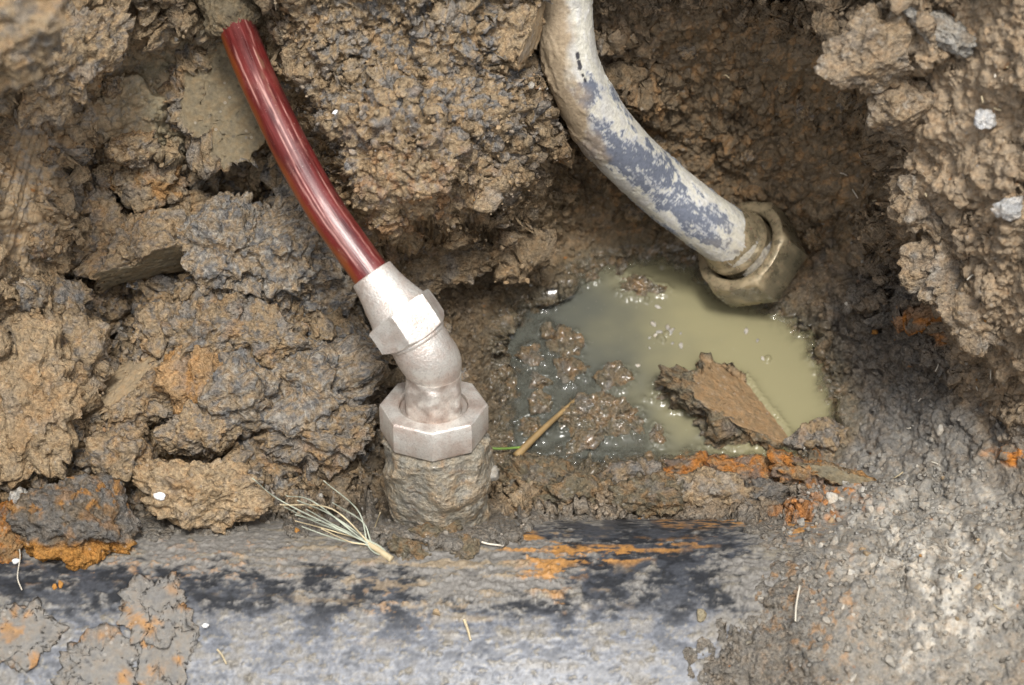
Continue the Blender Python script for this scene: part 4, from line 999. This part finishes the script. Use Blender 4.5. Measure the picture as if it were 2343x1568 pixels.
# ------------------------------------------------------------------ the puddle
def build_water():
    m, nt, b = nmat('murky_water')
    pos = N(nt, 'ShaderNodeNewGeometry').outputs['Position']
    n1 = N(nt, 'ShaderNodeTexNoise', Scale=12.0, Detail=3.0); L(nt, pos, n1.inputs['Vector'])
    n2 = N(nt, 'ShaderNodeTexNoise', Scale=300.0, Detail=2.0); L(nt, pos, n2.inputs['Vector'])
    c = mixc(nt, attr(nt, 'silt'), (0.098, 0.101, 0.084), (0.262, 0.238, 0.135))
    c = mixc(nt, math_(nt, 'MULTIPLY', ramp(nt, n2.outputs[0], [(.68, 0.0), (.75, 1.0)]), .25), c, (0.32, 0.31, 0.25))
    L(nt, c, b.inputs['Base Color'])
    b.inputs['Roughness'].default_value = 0.03; b.inputs['IOR'].default_value = 1.33
    L(nt, attr(nt, 'turbid'), b.inputs['Alpha'])
    xs = np.arange(1130, 1945, 2.2); ys = np.arange(560, 1100, 2.2)
    X, Y = np.meshgrid(xs, ys); shp = X.shape; X = X.ravel(); Y = Y.ravel()
    w = plane_w(Y, Z0)
    p = at(X, Y, w)
    j = np.clip(np.searchsorted(gy, Y), 1, len(gy) - 1); i = np.clip(np.searchsorted(gx, X), 1, len(gx) - 1)
    gz = world(TERR)[:, 2]
    dz = Z0 - gz.reshape(sh)[j, i]                     # water depth
    cw = world(p)
    shore = [world(TERR)[(np.abs(gz - Z0) < .0009) & (x0 > 1120) & (x0 < 1950) & (y0 > 550) & (y0 < 1100)]]
    for o in COL.objects:
        if o.name.split('.')[0] in ('mud_island', 'mud_lump', 'clay_block', 'mud_clod'):
            vv = np.empty(len(o.data.vertices) * 3, np.float32); o.data.vertices.foreach_get('co', vv); vv = vv.reshape(-1, 3) + np.array(o.location)
            shore.append(vv[np.abs(vv[:, 2] - Z0) < .0009])
    shore = np.vstack(shore); kd = KDTree(len(shore))
    for n_, q_ in enumerate(shore): kd.insert(q_, n_)
    kd.balance()
    ds = np.array([kd.find(q_)[2] for q_ in cw])
    # meniscus climbing the mud, faint ripples
    cw[:, 2] += .0042 * np.exp(-ds / .0032) + .00008 * pn2(X / 60, Y / 40, 4)
    for (bx, by, br) in ((1515,605,13),(1512,772,9),(1526,764,7),(1518,780,6),(1757,822,9),(1480,690,6)):       # bubbles and scum
        d = np.hypot(X - bx, Y - by) / br; cw[:, 2] += np.where(d < 1, .0028 * np.sqrt(np.clip(1 - d*d, 0, 1)), 0)
    keep = dz > -.004
    idx = -np.ones(len(X), int)
    i, j = np.mgrid[0:shp[0]-1, 0:shp[1]-1]; b0 = (i * shp[1] + j).ravel()
    q = np.stack([b0 + shp[1], b0 + shp[1] + 1, b0 + 1, b0], 1)
    q = q[keep[q].all(1)]
    used = np.unique(q); idx[used] = np.arange(len(used))
    o = obj_at('puddle_water', cw[used], m, quads=idx[q])
    fattr(o.data, 'silt', ss(1290, 1690, X[used] + 55 * fbm2(X[used] / 120, Y[used] / 80, 3, 5) - .35 * (Y[used] - 800)))
    fattr(o.data, 'turbid', np.clip(1 - np.exp(-np.clip(dz[used], 0, 1) / .0075), .22, 1))
    tag(o, 'murky olive water lying in the bottom of the pit', kind='structure')
build_water()

# small loose clods lying in the pile (too alike to tell apart)
rs = np.random.RandomState(21)
small_me = []
for k in range(14):
    p, F, sm, d = clod_shape(.0135, .0115, .0105, 400 + k, 4, (), 2, 1.0, .34)
    me = new_mesh('small_clod', p, faces=F); clod_paint(me, p + k, 400 + k, (PT, PTG, PG, PT)[k % 4], sm, .12); me.materials.append(SOIL); small_me.append(me)
def strew(n, cx, cy, rx, ry, smin, smax, label, group, pick=None):
    for _ in range(n):
        while True:
            a, b = rs.uniform(-1, 1, 2)
            if a * a + b * b < 1: break
        x, y = cx + a * rx, cy + b * ry
        if not (-30 < x < 2370 and -20 < y < 1180): continue
        w_ = float(ground_w(x, y)); r = smin + (smax - smin) * rs.rand() ** 1.8
        me = small_me[rs.randint(14)] if pick is None else small_me[pick[rs.randint(len(pick))]]
        o = bpy.data.objects.new('small_clod', me); COL.objects.link(o); f = r / .0135
        o.scale = (f, f * rs.uniform(.8, 1.1), f * rs.uniform(.75, 1.05)); o.rotation_euler = rs.uniform(0, 6.28, 3); o.location = Vector(world(at(x, y, w_ + r * .30)))
        tag(o, label, 'clod', group)
strew(95, 330, 760, 350, 330, .005, .015, 'small loose crumbly clod heaped in the left hand pile', 'small clods of the left pile')
strew(34, 420, 1080, 430, 90, .005, .013, 'small clod lying in the gap behind main pipe at left', 'small clods behind main pipe')
strew(14, 300, 330, 260, 180, .004, .011, 'small crumb clod clinging to the upper left wall', 'small clods on the upper left wall')
strew(30, 900, 880, 160, 220, .004, .011, 'small dark clod on the slope round the silver fitting', 'small clods round the fitting', (1, 2, 5, 6))
strew(26, 1700, 330, 330, 260, .004, .011, 'small brown clod on the dark back wall', 'small clods on the back wall', (0, 3, 4, 7))

# ------------------------------------------------------------------ crumbs too many to count
def frame_normals():
    T = TERR.reshape(sh + (3,)); du = np.gradient(T, axis=1); dv = np.gradient(T, axis=0)
    n = np.cross(du, -dv).reshape(-1, 3); return n / (np.linalg.norm(n, axis=1)[:, None] + 1e-12)
FN = frame_normals()
vis = (cov2 < 2) & (x0 > -60) & (x0 < 2400) & (y0 > -60) & (y0 < 1620) & (sdp < -4) & ~((over * left > .5) & (cvx < -40) & (cov2 < .5))
def scatter(name, label, n, smin, smax, prob, sub, seed, shade, pw_=2.2):
    rs = np.random.RandomState(seed)
    p = np.where(vis, prob, 0).astype(float); p = np.clip(p, 0, None); p /= p.sum()
    pick = rs.choice(len(p), n, p=p)
    V, F = ico(sub); nv = len(V)
    sz = smin + (smax - smin) * rs.rand(n) ** pw_
    an = sz[:, None] * rs.uniform(.6, 1.25, (n, 3))
    q = rs.normal(size=(n, 4)); q /= np.linalg.norm(q, axis=1)[:, None]
    a, b, c, d = q.T
    R = np.stack([np.stack([1-2*(c*c+d*d), 2*(b*c-a*d), 2*(b*d+a*c)], 1), np.stack([2*(b*c+a*d), 1-2*(b*b+d*d), 2*(c*d-a*b)], 1), np.stack([2*(b*d-a*c), 2*(c*d+a*b), 1-2*(b*b+c*c)], 1)], 1)
    jit = 1 + rs.uniform(-.28, .28, (n, nv))
    loc = V[None] * jit[..., None] * an[:, None]
    co = np.einsum('nij,nkj->nki', R, loc) + (TERR[pick] + FN[pick] * (sz * .35)[:, None] + rs.normal(size=(n, 3)) * .0004)[:, None]
    fc = (F[None] + (np.arange(n) * nv)[:, None, None]).reshape(-1, 3)
    o = obj_at(name, world(co.reshape(-1, 3)), SOIL, faces=fc, origin=(0, 0, 0), smooth=False)
    tint = C[pick] * rs.uniform(.82, 1.2, (n, 1)); tint = shade(tint, rs, n, pick)
    cattr(o.data, 'tint', np.clip(np.repeat(tint, nv, 0), .02, .85)); fattr(o.data, 'wet', np.repeat(np.clip(wetn[pick], 0, .9), nv)); fattr(o.data, 'rough', np.full(n * nv, .8))
    return tag(o, label, kind='stuff')
area = np.linalg.norm(np.cross(np.gradient(TERR.reshape(sh + (3,)), axis=1), np.gradient(TERR.reshape(sh + (3,)), axis=0)), axis=2).ravel()
lowr = B(2080, 1330, 350, 330, 0, .3, .2) * ss(1700, 1850, x0)
pr = area * (0.25 + 1.2 * ss(-.1, .5, wc1)) * (0.25 + rough) * (1 - .6 * lowr) * (1 - .7 * bank)
def shade1(t, rs, n, pick):
    r = rs.rand(n); t[r < .008] = OCH; t[(r > .01) & (r < .03)] = PALE; return t
scatter('soil_crumbs', 'fine loose soil crumbs strewn over the pit sides and floor', 12500, .0007, .0028, pr, 1, 5, shade1)
def shade2(t, rs, n, pick):
    t = t * .6 + PALE * .4; r = rs.rand(n); t[r < .35] = PALE * rs.uniform(.7, 1.1, ((r < .35).sum(), 1)); return t
scatter('dry_grit', 'pale dry grit sprinkled on the bare soil at lower right', 1100, .0006, .0026, area * (B(2080, 1290, 240, 230, 0, .4, .4) + .6 * B(2290, 1330, 70, 170)), 1, 6, shade2, 1.8)

# countable pale pebbles at lower right
rs = np.random.RandomState(12)
peb_me = []
for k in range(10):
    V, F = ico(3); p = V * (1 + .28 * fbm3(V * 1.4, 3, k))[:, None]
    for _ in range(5):
        n_ = rs.normal(size=3); n_ /= np.linalg.norm(n_); t = p @ n_ - rs.uniform(.35, .65); p = p - n_ * np.clip(t, 0, None)[:, None]
    p *= np.array([1, rs.uniform(.7, .95), rs.uniform(.55, .8)])
    p += V * (.03 * fbm3(V * 6, 3, k + 3))[:, None]
    me = new_mesh('pebble', p, faces=F); base = (PALE * rs.uniform(.7, 1.15) if k < 9 else TAN * .9)
    cattr(me, 'tint', np.tile(base, (len(p), 1))); fattr(me, 'wet', np.zeros(len(p))); fattr(me, 'rough', np.full(len(p), .35)); me.materials.append(SOIL)
    peb_me.append(me)
pp = np.where(vis & (x0 < 2343) & (y0 < 1568), area * (B(2060, 1270, 190, 170, 0, .4, .4) + 1.3 * B(2285, 1340, 60, 140, 0, .4, .3) + .5 * B(2100, 1420, 160, 110)), 0).astype(float); pp = np.clip(pp, 0, None); pp /= pp.sum()
for k, i in enumerate(rs.choice(len(pp), 110, p=pp, replace=False)):
    o = bpy.data.objects.new('pebble', peb_me[rs.randint(10)]); COL.objects.link(o)
    r = .0021 + .0046 * rs.rand() ** 2.6
    o.scale = (r, r, r); o.rotation_euler = rs.uniform(0, 6.28, 3); o.location = Vector(world(TERR[i] + FN[i] * r * .1))
    tag(o, 'pale grey pebble lying loose on the dry soil at lower right', 'pebble', 'loose pale pebbles at lower right')
def single_pebble(px, py, r, me_i, label, on_pipe=False, name='pebble', cat='pebble', col=None, sq=(1, 1, 1)):
    w_ = float(pipe_w(np.array(float(py)))) + .001 if on_pipe else float(ground_w(px, py))
    me = peb_me[me_i]
    if col is not None:
        me = me.copy(); a = me.attributes['tint']; c = np.ones((len(me.vertices), 4), np.float32); c[:, :3] = col; a.data.foreach_set('color', c.ravel())
    o = bpy.data.objects.new(name, me); COL.objects.link(o)
    r = r * mpx(w_); o.scale = (r * sq[0], r * sq[1], r * sq[2]); o.rotation_euler = (px, py, px + py); o.location = Vector(world(at(px, py, w_ + .3 * r)))
    return tag(o, label, cat)
single_pebble(1603, 1408, 20, 3, 'brownish pebble sitting alone on the bluish main pipe', True, col=OLIVE * 1.4)
single_pebble(1838, 1475, 30, 4, 'dark earth lump on right end of main pipe', True, 'earth_lump', 'lump', GREY * .7)
single_pebble(1000, 1403, 11, 2, 'small tan pebble on the middle of main pipe', True, col=TAN)
single_pebble(140, 1335, 11, 1, 'orange crumb on left part of main pipe', True, 'clay_crumb', 'crumb', OCH)
single_pebble(125, 1343, 8, 5, 'smaller orange crumb beside the orange crumb on main pipe', True, 'clay_crumb', 'crumb', OCH)
single_pebble(760, 940, 17, 6, 'pale stone set in the mound left of octagonal nut', False, 'stone', 'stone', PALE * 1.2)
single_pebble(1650, 318, 16, 7, 'blue grey stone set in the dark back wall', False, 'stone', 'stone', BLUE)
single_pebble(2145, 985, 18, 8, 'pale angular stone on the soil right of the puddle', False, 'stone', 'stone', PALE * .9)
for (x, y, r, lab, pipe) in ((365, 1135, 11, 'white fleck on the flat faced tan clod', False), (470, 1833 * 0 + 1432, 6, 'white fleck on the round clay patch', True), (37, 1284, 7, 'white fleck under the orange clod at left', True), (770, 258, 7, 'white fleck on the clay bulge beside red pipe', False)):
    w_ = (float(pipe_w(np.array(float(y)))) + .006) if pipe else (.088 if y == 1135 else float(ground_w(x, y)) + .004)
    V, F = ico(3); p = V * (1 + .5 * fbm3(V * 1.8, 3, int(x)))[:, None] * np.array([1.2, .8, .35]) * r * mpx(w_)
    c0 = at(x, y, w_); o = obj_at('white_fleck', world(p + c0), SOIL, faces=F, origin=world(c0))
    cattr(o.data, 'tint', np.tile(np.array([.85, .85, .84]), (len(p), 1))); fattr(o.data, 'wet', np.zeros(len(p))); fattr(o.data, 'rough', np.full(len(p), .1))
    tag(o, lab, 'fleck')

rs = np.random.RandomState(33)
for k in range(26):
    x, y = (rs.uniform(1480, 1560), rs.uniform(740, 800)) if k < 12 else (rs.uniform(1330, 1880), rs.uniform(650, 980))
    if ground_w(x, y) > plane_w(np.array(y), Z0) - .006: continue
    V, F = ico(2); p = V * (1 + .5 * fbm3(V * 1.8, 2, k))[:, None] * np.array([1.3, .8, .25]) * rs.uniform(.0009, .0026)
    p = p @ rotm(0, 0, rs.uniform(0, 180)).T; c0 = world(at(x, y, float(plane_w(np.array(float(y)), Z0)))) + np.array([0, 0, .0003])
    o = obj_at('scum_fleck', p + c0, SOIL, faces=F, origin=c0)
    cattr(o.data, 'tint', np.tile(PALE * rs.uniform(.7, 1.1), (len(p), 1))); fattr(o.data, 'wet', np.full(len(p), .5)); fattr(o.data, 'rough', np.full(len(p), .2))
    tag(o, 'tiny pale scum fleck floating on the puddle', 'scum fleck', 'scum flecks on the puddle')
# ------------------------------------------------------------------ grass, straw, rootlets
def plain(name, col, rough=.6, var=.25):
    m, nt, b = nmat(name)
    n = N(nt, 'ShaderNodeTexNoise', Scale=60.0, Detail=3.0); L(nt, N(nt, 'ShaderNodeNewGeometry').outputs['Position'], n.inputs['Vector'])
    c = mixc(nt, ramp(nt, n.outputs[0], [(.35, 0.0), (.65, 1.0)]), tuple(x * (1 - var) for x in col), tuple(min(.9, x * (1 + var)) for x in col))
    L(nt, c, b.inputs['Base Color']); b.inputs['Roughness'].default_value = rough
    return m
M_GR = plain('dry_green_grass', (.42, .45, .36)); M_ST = plain('dry_straw', (.58, .48, .30)); M_RT = plain('pale_rootlet', (.62, .57, .47)); M_GN = plain('green_grass', (.16, .26, .05)); M_BS = plain('brown_straw', (.30, .20, .085))
def blade(name, pts, r0, r1, mat, parent=None, flat=.45, n=24):
    P = spline(pts, n); rr = np.linspace(r0, r1, n); th = np.arange(8) / 8 * 2 * np.pi
    fl = np.where(np.abs(np.cos(th)) > .5, flat, 1.0)
    R = rr[:, None] * np.ones(8)[None]
    co, q, s, t, nor = tube(P, R, 8)
    return tube_obj(name, co, q, mat, parent, world(P[0]))
root = thing('grass_tuft', 'uprooted dry grass tuft lying on main pipe left of the branch stub', 'grass', Vector(world(mp_point(893, 1277, .004))))
rs = np.random.RandomState(4)
BL = [((577,1094),(650,1150),(1)),((655,1140),(740,1175),0),((650,1160),(735,1200),1),((675,1192),(760,1215),0),((690,1205),(775,1235),1),((740,1100),(820,1170),1),((640,1155),(760,1165),0),
      ((675,1178),(770,1205),1),((655,1135),(720,1150),1),((870,1173),(855,1215),0),((735,1210),(800,1240),0),((700,1165),(790,1215),1),((760,1150),(830,1195),1),((680,1145),(760,1180),1)]
for k, (tip, midp, gcol) in enumerate(BL[:1] + BL[2:]):
    b0 = mp_point(893 + rs.uniform(-4, 4), 1277, .004)
    lift = rs.uniform(.006, .02)
    def over_w(x, y): 
        return max(float(pipe_w(np.array(float(max(y, 1195))))), float(ground_w(x, y)) if y < 1190 else -9) 
    p1 = at(850 + rs.uniform(-6, 6), 1248 + rs.uniform(-5, 5), over_w(850, 1248) + .006)
    pm = at(midp[0], midp[1], max(over_w(*midp), .055) + lift); pt = at(tip[0], tip[1], max(over_w(*tip), .075) + lift * 1.3 + .004)
    blade('blade', [b0, p1, pm, pt], .00075, .00034, M_GR if gcol else M_ST, root)
blade('stem', [mp_point(896, 1280, .003), mp_point(870, 1262, .005), mp_point(845, 1245, .006)], .0026, .0018, M_ST, root)
zw = lambda y, h: float(plane_w(np.array(float(y)), Z0)) + h
tag(blade('straw', [at(1180, 1045, zw(1045, .014)), at(1240, 985, zw(985, .015)), at(1320, 912, zw(912, .010))], .0034, .0014, M_BS), 'flat brown straw stalk lying across left of the puddle', 'straw')
tag(blade('green_grass', [at(1100, 1024, -.055), at(1145, 1027, -.058), at(1190, 1024, -.066)], .0012, .0009, M_GN), 'thin green grass blade right of the octagonal nut', 'grass blade')
tag(blade('rootlet', [mp_point(1078, 1228, .006), mp_point(1110, 1243, .006), mp_point(1152, 1249, .005)], .0010, .0006, M_RT), 'white curved rootlet on main pipe just right of the stub', 'rootlet')
tag(blade('straw', [mp_point(1062, 1418, .003), mp_point(1070, 1440, .003), mp_point(1077, 1466, .003)], .0011, .0007, M_ST), 'short straw bit standing on the bluish middle of main pipe', 'straw')
tag(blade('straw', [mp_point(497, 1486, .003), mp_point(508, 1500, .003), mp_point(518, 1520, .003)], .0008, .0006, M_ST), 'thin straw bit near the oval clay patch on main pipe', 'straw')
tag(blade('rootlet', [mp_point(1830, 1340, .022), mp_point(1822, 1385, .02), mp_point(1820, 1422, .018)], .0007, .0005, M_RT), 'thin upright white rootlet at right end of main pipe', 'rootlet')
tag(blade('rootlet', [mp_point(38, 1230, .012), mp_point(46, 1270, .010), mp_point(40, 1320, .008), mp_point(50, 1350, .008)], .0005, .0004, M_RT), 'hair thin wavy rootlet at far left of main pipe', 'rootlet')
okb = np.where((x0 > 1400) & (x0 < 2330) & (y0 > 20) & (y0 < 1540) & (sdp < -15) & ((x0 > 1950) | (y0 < 560)))[0]
for k in range(42):
    i = okb[rs.randint(len(okb))]; ln = rs.uniform(.004, .011); an = rs.uniform(0, 6.28)
    d = np.array([math.cos(an), math.sin(an), 0]); d = d - FN[i] * (d @ FN[i]); c0 = TERR[i] + FN[i] * .0018
    bend = np.cross(FN[i], d) * rs.uniform(-.2, .2) * ln
    tag(blade('straw_bit', [c0 - d * ln / 2, c0 + bend, c0 + d * ln / 2], .00055, .0004, M_RT if k % 2 else M_ST, n=8), 'tiny pale bit of chopped straw stuck on the right hand soil', 'straw', 'tiny straw bits on the right side')
